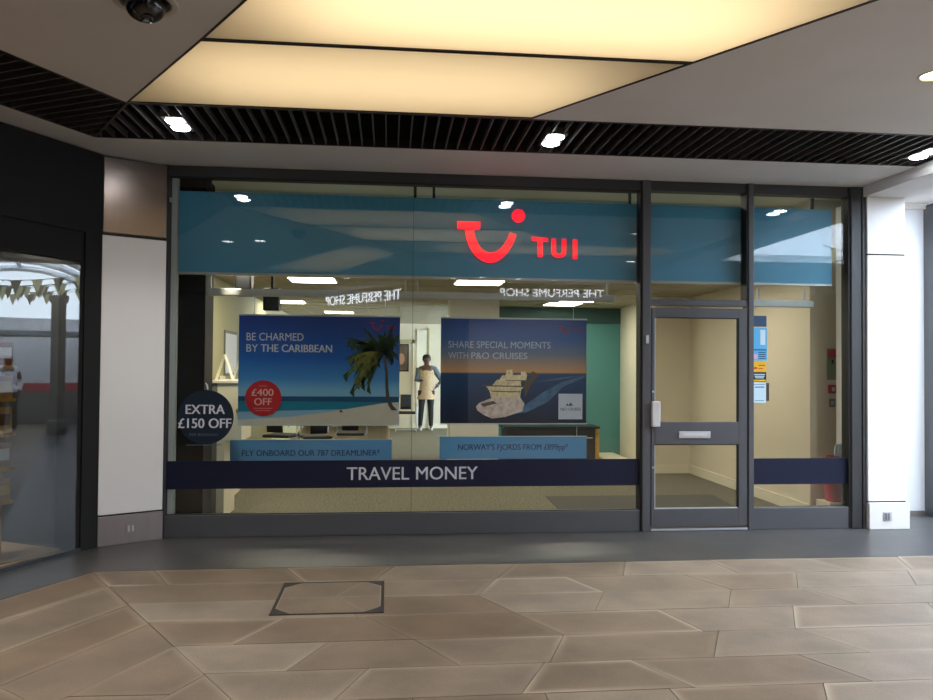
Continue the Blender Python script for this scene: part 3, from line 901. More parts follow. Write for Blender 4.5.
# ------------------------------------------------------------------ shop interior shell
struct('shop_floor', MB().box(-2.3, .10, -.02, 5.3, 12.4, .0), M['carpet'])
bpy.data.objects['shop_floor'].name = 'floor_shop'
struct('floor_mat', MB().prism([(1.87, .16), (1.93, 2.0), (4.05, 2.0), (3.85, .16)], .0, .008), M['matdark'])
CZ = 2.66
struct('ceiling_shop', MB().box(-2.3, 1.0, CZ, 5.3, 12.4, CZ+.05), M['itile'])
tg = MB()
y_ = 1.2
while y_ < 12.3: tg.box(-2.2, y_-.012, CZ-.006, 5.2, y_+.012, CZ+.001); y_ += .6
x_ = -2.2
while x_ < 5.2: tg.box(x_-.012, 1.0, CZ-.006, x_+.012, 12.3, CZ+.001); x_ += .6
struct('ceiling_grid', tg, mat('tile_grid', (170, 160, 134), .6))
struct('wall_front', MB().box(-2.2, 1.0, CZ-.0, 5.2, 1.05, 3.6), M['creamw'])
struct('ceiling_front', MB().box(-2.3, .05, 3.436, 5.2, 1.05, 3.48), M['creamw'])
struct('wall_left', MB().box(-2.3, .12, 0, -2.12, 12.4, 3.45), M['greenc'])
struct('wall_back', MB().box(-2.3, 12.3, 0, 5.3, 12.45, CZ), M['creamw'])
# skewed right wall
rw = [(4.55, 3.96), (4.55, .62), (5.0, .62), (5.0, .12), (5.2, .12), (5.2, 3.96)]
struct('wall_right', MB().prism(rw, 0, 3.45), M['creamw'])
struct('wall_partition', MB().box(4.0, 3.96, 0, 4.9, 4.1, CZ), M['creamw'])
struct('wall_return', MB().prism([(4.0, 4.1), (4.18, 6.3), (4.5, 6.3), (4.5, 4.1)], 0, CZ), M['bright'])
struct('wall_teal', MB().box(1.4, 6.3, 0, 4.3, 6.45, CZ), M['teal'])
struct('trim_9', MB().box(1.4, 6.27, CZ-.28, 4.18, 6.3, CZ), M['tealdk'])
struct('baseboard_right', MB().box(4.532, .62, 0, 4.549, 3.944, .125), M['skirt'])
struct('baseboard_partition', MB().box(4.0, 3.945, 0, 4.54, 3.96, .125), M['skirt'])
struct('baseboard_back', MB().box(-2.12, 12.28, 0, 5.0, 12.3, .12), M['skirt'])
struct('pillar_shop', MB().box(.915, 4.2, 0, 1.655, 4.7, CZ), M['colw'])
bpy.data.objects['pillar_shop'].name = 'column'
# back wall door leaf, lighter recess and strip
dd = empty('door_2', (.3, 12.3, 0), kind='structure')
MB().box(-.3, 12.26, 0, .58, 12.30, 2.15).build('leaf', M['cream'], dd)
MB().box(.58, 12.24, 0, .64, 12.30, 2.25).build('jamb', M['creamw'], dd)
MB().box(-.36, 12.24, 2.15, .64, 12.30, 2.25).build('head', M['greenc'], dd)
struct('wall_recess', MB().box(.70, 12.27, .12, .98, 12.3, 2.5), M['bright'])
struct('trim_10', MB().box(.98, 12.25, 0, 1.02, 12.3, 2.55), M['greenc'])

# LED troffers
LED = [(1.12, 2.3), (-.95, 2.35), (-1.6, 1.5), (-.2, 1.45), (2.3, 1.45), (3.5, 1.45), (3.0, 4.6), (-1.0, 8.2), (1.5, 8.6), (2.9, 5.4), (-1.7, 5.8), (-1.2, 10.6)]
for i, (x, y) in enumerate(LED):
    t = empty('ceiling_light', (x, y, CZ), ['flat white LED light in the shop ceiling, just under the fascia beside the red smile',
        'flat LED light in the shop ceiling above the beach poster', 'flat LED light in the shop ceiling above the cream display stand'][i] if i < 3 else 'flat LED light in the shop ceiling, partly hidden by the fascia or the posters', 'light', 'flat LED lights in the shop ceiling')
    if i == 0: s = (.29, .24)
    else: s = (.27, .27)
    MB().box(x-s[0]-.025, y-s[1]-.025, CZ-.014, x+s[0]+.025, y+s[1]+.025, CZ-.001).build('frame', M['whitepl'], t)
    MB().box(x-s[0], y-s[1], CZ-.018, x+s[0], y+s[1], CZ-.0145).build('diffuser', M['led'], t)

for x in (-.6, .6, 2.0, 3.3, 4.2):  # added fill lamps, out of sight behind the fascia, brightening the window bay
    L = bpy.data.lights.new('window_bay_lamp', 'AREA'); L.shape = 'RECTANGLE'; L.size = .5; L.size_y = .12; L.energy = 1.3; L.color = (1, .90, .76)
    lo = bpy.data.objects.new('window_bay_lamp', L); COL.objects.link(lo); lo.location = (x, .45, 3.38)

L = bpy.data.lights.new('display_spot', 'SPOT'); L.energy = 55; L.spot_size = math.radians(42); L.spot_blend = .6; L.shadow_soft_size = .04; L.color = (1, .88, .66)  # added fill spot without a fixture, brightening the cream stand
lo = bpy.data.objects.new('display_spot', L); COL.objects.link(lo); lo.location = (-1.50, .24, 2.56)
lo.rotation_euler = (Vector((-1.62, .85, 1.15))-Vector(lo.location)).to_track_quat('-Z', 'Y').to_euler()
struct('trim_12', MB().box(-2.16, -.012, 0, -2.034, .12, H-.002), M['framedk'])

# dark column and jamb inside left
struct('wall_dark', MB().box(-2.12, .45, 0, -1.80, .80, 3.43), M['void'])
bpy.data.objects['wall_dark'].name = 'column'
# cream display cabinet
cb = empty('display_cabinet', (-1.7, 1.4, 0), 'narrow cream display stand beside the black column, behind the navy sticker', 'cabinet')
MB().box(-1.83, .85, 0, -1.76, 1.4, 1.40).build('back_panel', M['greypan'], cb)
MB().box(-1.76, .85, 0, -1.68, 1.4, .80).build('base', M['cream'], cb, bevel=.004)
MB().box(-1.76, .85, .80, -1.51, 1.4, 1.40).build('body', M['cream'], cb, bevel=.004)
MB().box(-1.84, .83, 1.40, -1.49, 1.42, 1.43).build('top', M['bright'], cb, bevel=.003)
MB().lathe([(.02, 0), (.028, .03), (.01, .045)], (0, 0, 0), 16, Matrix.Translation((-1.54, .85, 1.12)) @ Matrix.Rotation(PI/2, 4, 'X')).build('knob', M['wood'], cb, smooth=True)
bs = empty('floor_stand', (-1.98, 2.45, 0), 'low cream base of a stand on the carpet against the left wall', 'stand')
MB().box(-2.10, 2.20, 0, -1.86, 2.70, .06).build('foot', M['cream'], bs, bevel=.004)
MB().box(-2.10, 2.30, .06, -2.04, 2.60, 1.45).build('upright', M['cream'], bs, bevel=.004)
for k, (x, y) in enumerate(((-1.72, 1.0), (-1.60, 1.28))):
    t = empty('tent_card', (x, y, 1.43), ['folded white card standing near the front of the cream display stand', 'folded white card standing at the back corner of the cream display stand'][k], 'card')
    for s in (-1, 1):
        mb = MB(); mb.add([(x-s*.09, y-.06, 1.432), (x-s*.09, y+.06, 1.432), (x-s*.004, y+.06, 1.70), (x-s*.004, y-.06, 1.70),
             (x-s*.084, y-.06, 1.432), (x-s*.084, y+.06, 1.432), (x+s*.002, y+.06, 1.70), (x+s*.002, y-.06, 1.70)],
             [(0,1,2,3),(4,5,6,7),(0,1,5,4),(2,3,7,6),(0,3,7,4),(1,2,6,5)])
        mb.build('flap', M['bright'], t)
t = empty('wall_poster', (-2.1, 3.2, 1.6), 'white sheet on the greenish left wall above the cream stand', 'poster')
MB().box(-2.118, 2.9, 1.48, -2.10, 3.6, 2.0).build('sheet', M['pwhite'], t)
MB().box(-2.12, 2.86, 1.44, -2.105, 3.64, 2.04).build('frame', M['greypan'], t)
# hanging dark boxes near the ceiling at left
for k, (x, y, z0, z1, w) in enumerate(((-1.62, 1.5, 2.36, 2.60, .09), (-1.27, 1.2, 2.18, 2.42, .085))):
    t = empty('hanging_speaker', (x, y, z1), ['black box speaker hanging close to the left wall under the shop ceiling', 'black box speaker hanging above the top left corner of the beach poster'][k], 'speaker')
    MB().box(x-w, y-.08, z0, x+w, y+.08, z1).build('cabinet', M['black'], t, bevel=.008)
    MB().box(x-w+.02, y-.086, z0+.02, x+w-.02, y-.08, z1-.02).build('grille', M['tileblk'], t)
    MB().box(x-.012, y-.012, z1, x+.012, y+.012, CZ).build('drop_rod', M['blackm'], t)

# ------------------------------------------------------------------ rails and posters
def rail(x0, x1, z, lab, hooks):
    t = empty('display_rail', (x0, .3, z), lab, 'rail')
    MB().box(x0, .28, z-.038, x1, .32, z+.034).build('bar', M['rail'], t, bevel=.01)
    for x in hooks: MB().box(x-.008, .29, z+.032, x+.008, .31, z+.15).build('hanger', M['rail'], t)
rail(-1.74, 2.28, 2.295, 'long grey rail under the fascia holding the two big posters', [-1.72, .16, .28, 2.2])
rail(3.62, 4.40, 2.27, 'short grey rail across the narrow window right of the door', [3.8, 4.3])

PY = .30
m1 = vgrad('print_beach_sky', 0, 1.06, [(0, (150, 190, 214)), (.32, (124, 186, 226)), (.42, (66, 146, 214)), (.62, (24, 98, 190)), (1, (16, 58, 146))])
p1 = empty('hanging_poster', (-.665, PY, 1.01), 'blue beach poster with palm tree reading BE CHARMED BY THE CARIBBEAN', 'poster')
sh = MB().box(-1.445, PY-.006, 1.012, .105, PY+.006, 2.075).build('sheet', m1, p1)
MB().box(-1.45, PY-.010, 2.070, .110, PY+.010, 2.085).build('top_edge', M['edgep'], p1)
MB().box(-1.45, PY-.010, 1.005, .110, PY+.010, 1.016).build('bottom_edge', M['edgep'], p1)
for x in (-1.3, -.04): MB().tube([(x, PY, 2.08), (x, PY, 2.255)], .003, 6).build('wire', M['edgep'], p1)
Y = PY-.0065
MB().xz([(-1.445, 1.14), (.10, 1.18), (.10, 1.29), (-1.445, 1.29)], Y-.0005, Y).build('sea', M['sea'], p1)
MB().xz([(-1.445, 1.245), (.10, 1.235), (.10, 1.29), (-1.445, 1.29)], Y-.001, Y-.0005).build('horizon', M['seadeep'], p1)
bp_ = [(-1.445, 1.016), (.10, 1.016), (.10, 1.235), (-.05, 1.225), (-.3, 1.185), (-.6, 1.135), (-.95, 1.09), (-1.445, 1.062)]
MB().xz(bp_, Y-.002, Y-.001).build('beach', M['sand'], p1)
# palm tree print
pm = MB(); pm2 = MB()
cx_, cz_ = -.055, 1.71
random.seed(3)
def leaf(mb, a, ln, w, droop, y, cx=cx_, cz=cz_):
    pts = []; n = 7
    for k in range(n+1):
        t = k/n; pts.append((cx+math.cos(a)*ln*t, cz+math.sin(a)*ln*t-droop*t*t))
    for k in range(n):
        w0 = w*math.sin(PI*min(1, (k/n)*.9+.1))+.004; w1 = w*math.sin(PI*min(1, ((k+1)/n)*.9+.1))*.9+.002
        a0, a1 = pts[k], pts[k+1]
        dx, dz = a1[0]-a0[0], a1[1]-a0[1]; l = math.hypot(dx, dz); nx, nz = -dz/l, dx/l
        cl = lambda p: (min(p[0], .10), p[1])
        mb.xz([cl((a0[0]-nx*w0, a0[1]-nz*w0)), cl((a1[0]-nx*w1, a1[1]-nz*w1)), cl((a1[0]+nx*w1, a1[1]+nz*w1)), cl((a0[0]+nx*w0, a0[1]+nz*w0))], y-.0004, y)
        if k > 1 and random.random() < .8:
            s = random.choice((-1, 1)); q = (a1[0]+s*nx*w*2.2-dx*.2, a1[1]-abs(nz)*w*2.5-.02)
            mb.xz([cl(a0), cl(q), cl(a1)], y-.0006, y-.0003)
for i in range(34):
    a = PI*.30+random.random()*PI*.95
    leaf(pm, a, random.uniform(.22, .42), random.uniform(.012, .024), random.uniform(.05, .2), Y-.0025)
for i in range(14):
    a = PI*.75+random.random()*PI*.55
    leaf(pm, a, random.uniform(.2, .33), random.uniform(.012, .02), random.uniform(.12, .28), Y-.0025)
for i in range(6):
    leaf(pm, random.uniform(-.3, .9), random.uniform(.1, .16), .016, .08, Y-.0025)
for i in range(9):
    a = PI*.88+random.random()*PI*.28
    leaf(pm2, a, random.uniform(.2, .36), .010, random.uniform(.12, .22), Y-.0035)
pm.build('palm_fronds', M['palm'], p1); pm2.build('palm_fronds', M['palm2'], p1)
tr_ = [(-.045, 1.68, .013), (-.022, 1.52, .013), (-.018, 1.38, .014), (-.008, 1.28, .016), (.022, 1.20, .022), (.06, 1.155, .03)]
tb = MB()
for a, b in zip(tr_, tr_[1:]): tb.xz([(a[0]-a[2], a[1]), (b[0]-b[2], b[1]), (b[0]+b[2], b[1]), (a[0]+a[2], a[1])], Y-.0032, Y-.0022)
tb.xz([(-.48, 1.135), (-.44, 1.135), (-.462, 1.165)], Y-.0032, Y-.0022)
tb.build('palm_trunk', M['trunk'], p1)
tm = MB()
letters(tm, 'BE CHARMED', -1.372, 1.83, -.83, 1.908, Y, .001, .003)
letters(tm, 'BY', -1.372, 1.72, -1.262, 1.797, Y, .001, .003); letters(tm, 'THE CARIBBEAN', -1.235, 1.72, -.555, 1.797, Y, .001, .018)
tm.build('lettering', M['pgrey'], p1)
def mini_logo(parent, x, z, s, m, y):
    k = .001868*s; mb = MB()
    q = lambda p: (x+(p[0]-80)*k, z+(222-p[1])*k)
    A = [q(p) for p in outer]; B = [q(p) for p in inner]
    for i in range(len(A)-1): mb.xz([A[i], A[i+1], B[i+1], B[i]], y-.0006, y)
    mb.xz([q(p) for p in ((82, 183), (204, 183), (200, 224), (84, 224))], y-.0006, y)
    mb.xz([q((404+33*math.cos(a), 146+33*math.sin(a))) for a in [2*PI*i/12 for i in range(12)]], y-.0006, y)
    letters(mb, 'TUI', x+400*k, z-(360-222)*k, x+640*k, z-(258-222)*k, y, .001, .03)
    mb.build('logo', m, parent)
mred = mat('printed_logo_red', (168, 40, 76), .5)
mini_logo(p1, -.19, 2.005, .21, mred, Y)
ds = MB().lathe([(.172, 0), (.172, .003)], (0, 0, 0), 48, Matrix.Translation((-1.205, Y-.004, 1.272)) @ Matrix.Rotation(PI/2, 4, 'X'))
dso = empty('offer_disc', (-1.205, Y-.006, 1.272), 'round red disc on the beach poster reading £400 OFF', 'sticker')
ds.build('disc', M['redst'], dso)
tm = MB(); letters(tm, '£400', -1.315, 1.295, -1.11, 1.365, Y-.0072, .001, .016); letters(tm, 'OFF', -1.29, 1.205, -1.125, 1.275, Y-.0072, .001, .016)
tm.build('lettering', mat('disc_print', (238, 196, 190), .5), dso)
tm = MB(); tm.box(-1.30, Y-.0078, 1.168, -1.12, Y-.0072, 1.178); tm.box(-1.28, Y-.0078, 1.148, -1.14, Y-.0072, 1.156); tm.box(-1.25, Y-.0078, 1.385, -1.17, Y-.0072, 1.394)
tm.build('small_print', mat('disc_small_print', (214, 120, 120), .5), dso)

m2 = vgrad('print_sunset_sky', 0, 1.06, [(0, (10, 24, 48)), (.25, (14, 44, 84)), (.44, (24, 66, 112)), (.475, (34, 70, 108)), (.49, (206, 150, 96)), (.56, (170, 140, 118)), (.66, (104, 118, 140)), (.8, (58, 96, 158)), (1, (34, 68, 138))])
p2 = empty('hanging_poster', (1.245, PY, 1.02), 'cruise ship poster at sunset reading SHARE SPECIAL MOMENTS WITH P&O CRUISES', 'poster')
MB().box(.51, PY-.006, 1.025, 1.985, PY+.006, 2.072).build('sheet', m2, p2)
MB().box(.505, PY-.010, 2.068, 1.99, PY+.010, 2.083).build('top_edge', M['edgep'], p2)
MB().box(.505, PY-.010, 1.018, 1.99, PY+.010, 1.029).build('bottom_edge', M['edgep'], p2)
for x in (.65, 1.85): MB().tube([(x, PY, 2.08), (x, PY, 2.255)], .003, 6).build('wire', M['edgep'], p2)
# traced print; coordinates in the 747 px wide enlargement of the sheet
def q2(X, Z): return (.513+(X-5)*(1.475/673.0), 2.072-(Z-38)*(1.047/485.0))
def pol(mb, pts, y): mb.xz([q2(*p) for p in pts], y-.0005, y)
wk = MB(); pol(wk, [(330, 480), (470, 380), (560, 330), (672, 296), (672, 306), (570, 350), (500, 420), (400, 470)], Y); pol(wk, [(440, 330), (560, 308), (672, 296), (560, 318)], Y-.0006)

wk.build('wake', M['wake'], p2)
hu = MB(); pol(hu, [(165, 445), (180, 428), (235, 405), (300, 398), (370, 405), (388, 430), (380, 465), (300, 492), (240, 500), (200, 482), (172, 462)], Y-.001)
hu.build('hull', M['shiph'], p2)
dk = MB(); pol(dk, [(205, 345), (385, 352), (372, 368), (368, 405), (300, 400), (236, 408), (226, 370)], Y-.0016)
pol(dk, [(262, 320), (372, 322), (372, 352), (240, 346)], Y-.0022); pol(dk, [(285, 300), (400, 296), (395, 322), (270, 322)], Y-.0028)
pol(dk, [(305, 275), (330, 272), (336, 300), (300, 300)], Y-.0034); pol(dk, [(370, 282), (392, 282), (400, 300), (372, 300)], Y-.0034)
dk.build('decks', M['shipw'], p2)
sd = MB(); pol(sd, [(195, 345), (385, 349), (385, 354), (195, 350)], Y-.004); pol(sd, [(240, 372), (368, 374), (368, 378), (240, 376)], Y-.004)
pol(sd, [(385, 330), (430, 300), (455, 296), (420, 340), (392, 400), (386, 360)], Y-.001)
pol(sd, [(425, 280), (445, 290), (455, 303), (405, 303)], Y-.002)
pol(sd, [(185, 432), (245, 418), (260, 430), (200, 446)], Y-.0016); pol(sd, [(300, 322), (390, 322), (390, 325), (300, 325)], Y-.004)
sd.build('ship_shadow', M['shipd'], p2)
a, b2_ = q2(546, 503), q2(658, 384)
MB().box(a[0], Y-.003, a[1], b2_[0], Y-.0005, b2_[1]).build('logo_square', M['logo_sq'], p2)
tm = MB(); c0, c1 = q2(556, 462), q2(650, 448); letters(tm, 'P&O CRUISES', c0[0], c0[1], c1[0], c1[1], Y-.003, .001, .01)
pol(tm, [(580, 440), (588, 428), (596, 440)], Y-.0035); pol(tm, [(592, 440), (603, 424), (614, 440)], Y-.0035)
tm.build('logo_print', mat('logo_ink', (70, 84, 110), .5), p2)
tm = MB(); c0, c1 = q2(38, 174), q2(508, 142); letters(tm, 'SHARE SPECIAL MOMENTS', c0[0], c0[1], c1[0], c1[1], Y, .001, .002)
c0, c1 = q2(38, 224), q2(128, 193); letters(tm, 'WITH', c0[0], c0[1], c1[0], c1[1], Y, .001, .002)
c0, c1 = q2(143, 224), q2(400, 193); letters(tm, 'P&O CRUISES', c0[0], c0[1], c1[0], c1[1], Y, .001, .014)
tm.build('lettering', mat('print_soft_grey', (180, 192, 212), .5), p2)
c0 = q2(545, 72); mini_logo(p2, c0[0], c0[1], .21, mat('printed_logo_dull', (140, 48, 74), .5), Y)

def stripsign(x0, x1, z0, z1, txt, tx0, tx1, lab, tilt=.01):
    t = empty('price_strip', ((x0+x1)/2, PY, z0), lab, 'sign')
    MB().box(x0, PY-.005, z0, x1, PY+.005, z1).build('sheet', M['strip'], t)
    MB().box(x0-.003, PY-.008, z1, x1+.003, PY+.008, z1+.008).build('top_edge', M['edgep'], t)
    tm = MB(); zc = z0+(z1-z0)*.50
    letters(tm, txt, tx0, zc-.020, tx1, zc+.040, PY-.0052, .001, .010); tm.build('lettering', M['ink'], t)
    for x in (x0+.1, x1-.1): MB().tube([(x, PY, z1), (x, PY, 1.004)], .0025, 6).build('wire', M['edgep'], t)
stripsign(-1.515, .035, .60, .865, "FLY ONBOARD OUR 787 DREAMLINER*", -1.40, -.08, 'pale blue strip below the beach poster reading FLY ONBOARD OUR 787 DREAMLINER')
stripsign(.505, 1.99, .675, .893, "NORWAY'S FJORDS FROM £899pp*", .69, 1.80, "pale blue strip below the cruise poster reading NORWAY'S FJORDS FROM £899pp")

# ------------------------------------------------------------------ furniture inside
def chair_proto():
    r = empty('office_chair', (0, 0, 0), 'black', 'chair', 'black cantilever chairs at the desks')
    s = MB(); s.box(-.23, -.22, .43, .23, .22, .48); s.build('seat', M['seatb'], r, bevel=.03)
    bk = MB(); n = 8
    v = []; f = []
    for j in range(5):
        for i in range(n+1):
            a = (i/n-.5)*1.1; z = .52+j*.09
            v.append((.27*math.sin(a)*.95, .24+.06*math.cos(a)-.06+j*.012, z))
    for j in range(4):
        for i in range(n): k = j*(n+1)+i; f.append((k, k+1, k+n+2, k+n+1))
    bk.add(v, f); o = bk.build('backrest', M['seatb'], r, smooth=True)
    so = o.modifiers.new('th', 'SOLIDIFY'); so.thickness = .03
    for sx in (-1, 1):
        MB().tube([(sx*.24, .24, .62), (sx*.25, .0, .64), (sx*.25, -.22, .60), (sx*.25, -.24, .02), (sx*.25, .22, .02)], .011, 8).build('leg', M['chrome'], r, smooth=True)
        MB().box(sx*.25-.022, -.2, .635, sx*.25+.022, .12, .66).build('armrest', M['chrome'], r, bevel=.008)
    MB().tube([(-.25, .22, .02), (.25, .22, .02)], .011, 8).build('stretcher', M['chrome'], r)
    return r
ch0 = chair_proto()
CH = [(-1.72, 5.35, PI*.9, 'black office chair under the beach poster, leftmost of the row'), (-1.15, 5.1, PI*1.1, 'black office chair under the beach poster, second of the row'),
      (-.62, 5.7, PI*1.0, 'black office chair under the beach poster, set further back than its neighbours'),
      (.42, 11.35, 0, 'black chair against the back wall beside the standing person')]
for i, (x, y, a, lab) in enumerate(CH):
    c = ch0 if i == 0 else copy_tree(ch0)
    c.location = (x, y, 0); c.rotation_euler = (0, 0, a); c['label'] = lab
def desk(x0, y0, x1, y1, h, m, lab, mtop=None):
    t = empty('desk', ((x0+x1)/2, (y0+y1)/2, 0), lab, 'desk')
    MB().box(x0, y0, h-.03, x1, y1, h).build('top', mtop or m, t, bevel=.004)
    MB().box(x0+.03, y0+.05, 0, x0+.07, y1-.05, h-.03).build('side_panel', m, t)
    MB().box(x1-.07, y0+.05, 0, x1-.03, y1-.05, h-.03).build('side_panel', m, t)
    MB().box(x0+.07, y1-.12, .2, x1-.07, y1-.09, h-.03).build('modesty_panel', m, t)
    return t
desk(-1.55, 6.2, .05, 7.0, .73, M['cream'], 'cream topped desk behind the row of black chairs')
desk(-.5, 9.0, .0, 9.6, .5, M['bright'], 'low white table on the carpet behind the beach poster')
ct = empty('counter', (2.75, 5.6, 0), 'black low counter under the cruise poster in front of the teal wall', 'counter')
MB().box(1.95, 5.3, 0, 3.45, 5.9, .56).build('body', M['blackm'], ct)
MB().box(1.90, 5.26, .56, 3.52, 5.94, .60).build('top', M['black'], ct, bevel=.004)
MB().box(3.45, 5.35, .03, 3.53, 5.9, .56).build('end_panel', M['wood'], ct)
MB().box(2.0, 5.292, .40, 3.4, 5.30, .415).build('edge_strip', M['chrome'], ct)
pf = empty('plinth', (3.0, 5.5, 0), 'low cream plinth on the carpet below the teal wall', 'plinth')
MB().box(1.70, 4.75, 0, 3.98, 5.25, .05).build('deck', M['skirt'], pf, bevel=.004)
MB().box(3.6, 5.25, 0, 4.05, 6.29, .05).build('deck', M['skirt'], pf, bevel=.004)
# framed picture on the far door
t = empty('framed_picture', (.34, 12.25, 1.8), 'small dark framed portrait picture on the far cream door', 'picture')
MB().box(.12, 12.235, 1.44, .50, 12.26, 2.14).build('frame', M['blackm'], t)
MB().box(.15, 12.230, 1.47, .47, 12.236, 2.11).build('print', mat('photo_print', (96, 80, 66), .5, noise=.5, nscale=5), t)
MB().loft([(.31, 12.232, 1.62, .02, .004), (.31, 12.232, 1.66, .07, .004), (.31, 12.232, 1.76, .095, .004), (.31, 12.232, 1.86, .08, .004), (.31, 12.232, 1.90, .03, .004)]).build('face_print', mat('photo_face', (186, 140, 108), .6), t)

# notices on the glass beside the door
def pane_sign(name, x0, z0, x1, z1, m, lab, extra=None, cat='notice'):
    t = empty(name, ((x0+x1)/2, .03, z0), lab, cat)
    MB().box(x0, .033, z0, x1, .0385, z1).build('sheet', m, t)
    if extra: extra(t)
    return t
def ex1(t):
    MB().box(3.690, .0315, 1.83, 3.742, .033, 1.98).build('white_panel', M['noticelt'], t)
    MB().box(3.612, .0315, 1.775, 3.755, .033, 1.785).build('rule', M['ink'], t)
    MB().box(3.615, .0315, 1.69, 3.66, .033, 1.735).build('emblem', mat('emblem_pink', (222, 170, 214), .5), t)
    b_ = MB(); [b_.box(3.67, .0315, z, 3.745, .033, z+.008) for z in (1.75, 1.73, 1.71, 1.69)]; b_.build('small_print', M['ink'], t)
pane_sign('notice', 3.607, 1.672, 3.760, 2.0, M['notice'], 'bright blue notice on the glass beside the door, topmost coloured one', ex1)
pane_sign('notice', 3.618, 2.012, 3.755, 2.12, mat('notice_navy', (36, 70, 104), .4), 'dark blue square on the glass above the bright blue notice')
def ex2(t):
    b_ = MB(); b_.xz([(3.615, 1.60), (3.64, 1.61), (3.66, 1.602), (3.66, 1.592), (3.62, 1.588)], .0315, .033)
    b_.box(3.67, .0315, 1.62, 3.74, .033, 1.63); b_.box(3.67, .0315, 1.59, 3.72, .033, 1.598); b_.build('print', M['redst'], t)
pane_sign('notice', 3.608, 1.562, 3.752, 1.668, M['yellow'], 'yellow notice on the glass beneath the bright blue one', ex2)
def ex3(t):
    b_ = MB(); [b_.box(3.625+k*.006, .0315, z, 3.738-k*.006, .033, z+.009) for k, z in enumerate((1.53, 1.512, 1.496))]; b_.build('print', M['noticelt'], t)
    b_ = MB(); b_.box(3.62, .0315, 1.468, 3.745, .033, 1.482); b_.build('yellow_bar', M['yellow'], t)
pane_sign('notice', 3.608, 1.462, 3.752, 1.558, M['blackm'], 'black notice with pale lines on the glass beneath the yellow one', ex3)
def ex4(t):
    b_ = MB(); b_.box(3.63, .0315, 1.40, 3.73, .033, 1.415); b_.box(3.62, .0315, 1.43, 3.74, .033, 1.438); b_.box(3.63, .0315, 1.27, 3.73, .033, 1.278); b_.build('small_print', mat('pale_ink', (110, 150, 190), .5), t)
pane_sign('notice', 3.608, 1.252, 3.750, 1.455, M['noticelt'], 'pale blue notice at the bottom of the stack on the glass', ex4)
t = empty('door_card', (3.80, .06, 1.33), 'thin brown card edge beside the pale blue notice', 'card')
MB().box(3.762, .052, 1.27, 3.792, .058, 1.45).build('sheet', mat('card_brown', (86, 66, 58), .6), t)

# fittings on the short return wall beside the window
t = empty('safety_sign', (4.80, .615, 1.48), 'narrow red topped green fire action sign on the wall right of the door', 'sign')
MB().box(4.742, .608, 1.475, 4.862, .6195, 1.815).build('board', M['greensign'], t)
MB().box(4.750, .605, 1.715, 4.854, .608, 1.805).build('red_panel', M['firered'], t)
MB().box(4.790, .605, 1.65, 4.815, .608, 1.695).build('symbol', M['blackm'], t)
t = empty('fire_call_point', (4.80, .6, 1.33), 'small red fire alarm call point on the wall under the safety sign', 'alarm')
MB().box(4.752, .588, 1.33, 4.842, .6195, 1.422).build('box', M['firered'], t, bevel=.004)
MB().box(4.782, .584, 1.355, 4.812, .588, 1.395).build('button', M['pwhite'], t)
t = empty('light_switch', (4.80, .61, 1.18), 'beige switch plate below the red alarm point', 'switch')
MB().box(4.765, .610, 1.18, 4.835, .6195, 1.27).build('plate', M['greypan'], t, bevel=.003)
MB().box(4.785, .606, 1.205, 4.815, .610, 1.245).build('rocker', M['whitepl'], t)
struct('trim_11', MB().box(4.55, .25, 0, 4.81, .51, .204), M['creamw'])
t = empty('waste_bin', (4.68, .38, .205), 'tapered red plastic bin behind the navy strip at the right window edge', 'bin')
MB().lathe([(.085, 0), (.09, .01), (.118, .40), (.124, .40), (.124, .415), (.112, .415), (.084, .02)], (4.68, .38, .205), 28).build('tub', M['pinkred'], t, smooth=True)
t = empty('crumpled_cloth', (4.66, .36, .62), 'dark red crumpled cloth on top of the red bin', 'cloth')
random.seed(5)
cl = MB(); 
rings = []
for j in range(7):
    a = j/6*PI
    rings.append((4.67+.02*math.sin(j*2.1), .38+.01*math.cos(j), .64-.025*math.cos(a)+.01+.012*math.sin(j*3), .10*math.sin(a)+.008+.012*math.sin(j*5), .08*math.sin(a)+.008))
cl.loft(rings, 16).build('cloth', mat('maroon_cloth', (110, 30, 38), .9, noise=.3, nscale=30), t, smooth=True)
t = empty('paper_bag', (4.72, .36, .66), 'pale blue paper sticking up out of the red bin', 'paper')
v = []
for i, (xx, zz) in enumerate(((4.67, .665), (4.66, .72), (4.675, .80), (4.75, .81), (4.785, .77), (4.78, .69), (4.73, .66))): v.append((xx, zz))
MB().xz(v, .345, .360).build('sheet', M['noticelt'], t)
MB().xz([(4.685, .70), (4.695, .78), (4.718, .76), (4.71, .70)], .339, .345).build('fold', M['pwhite'], t)

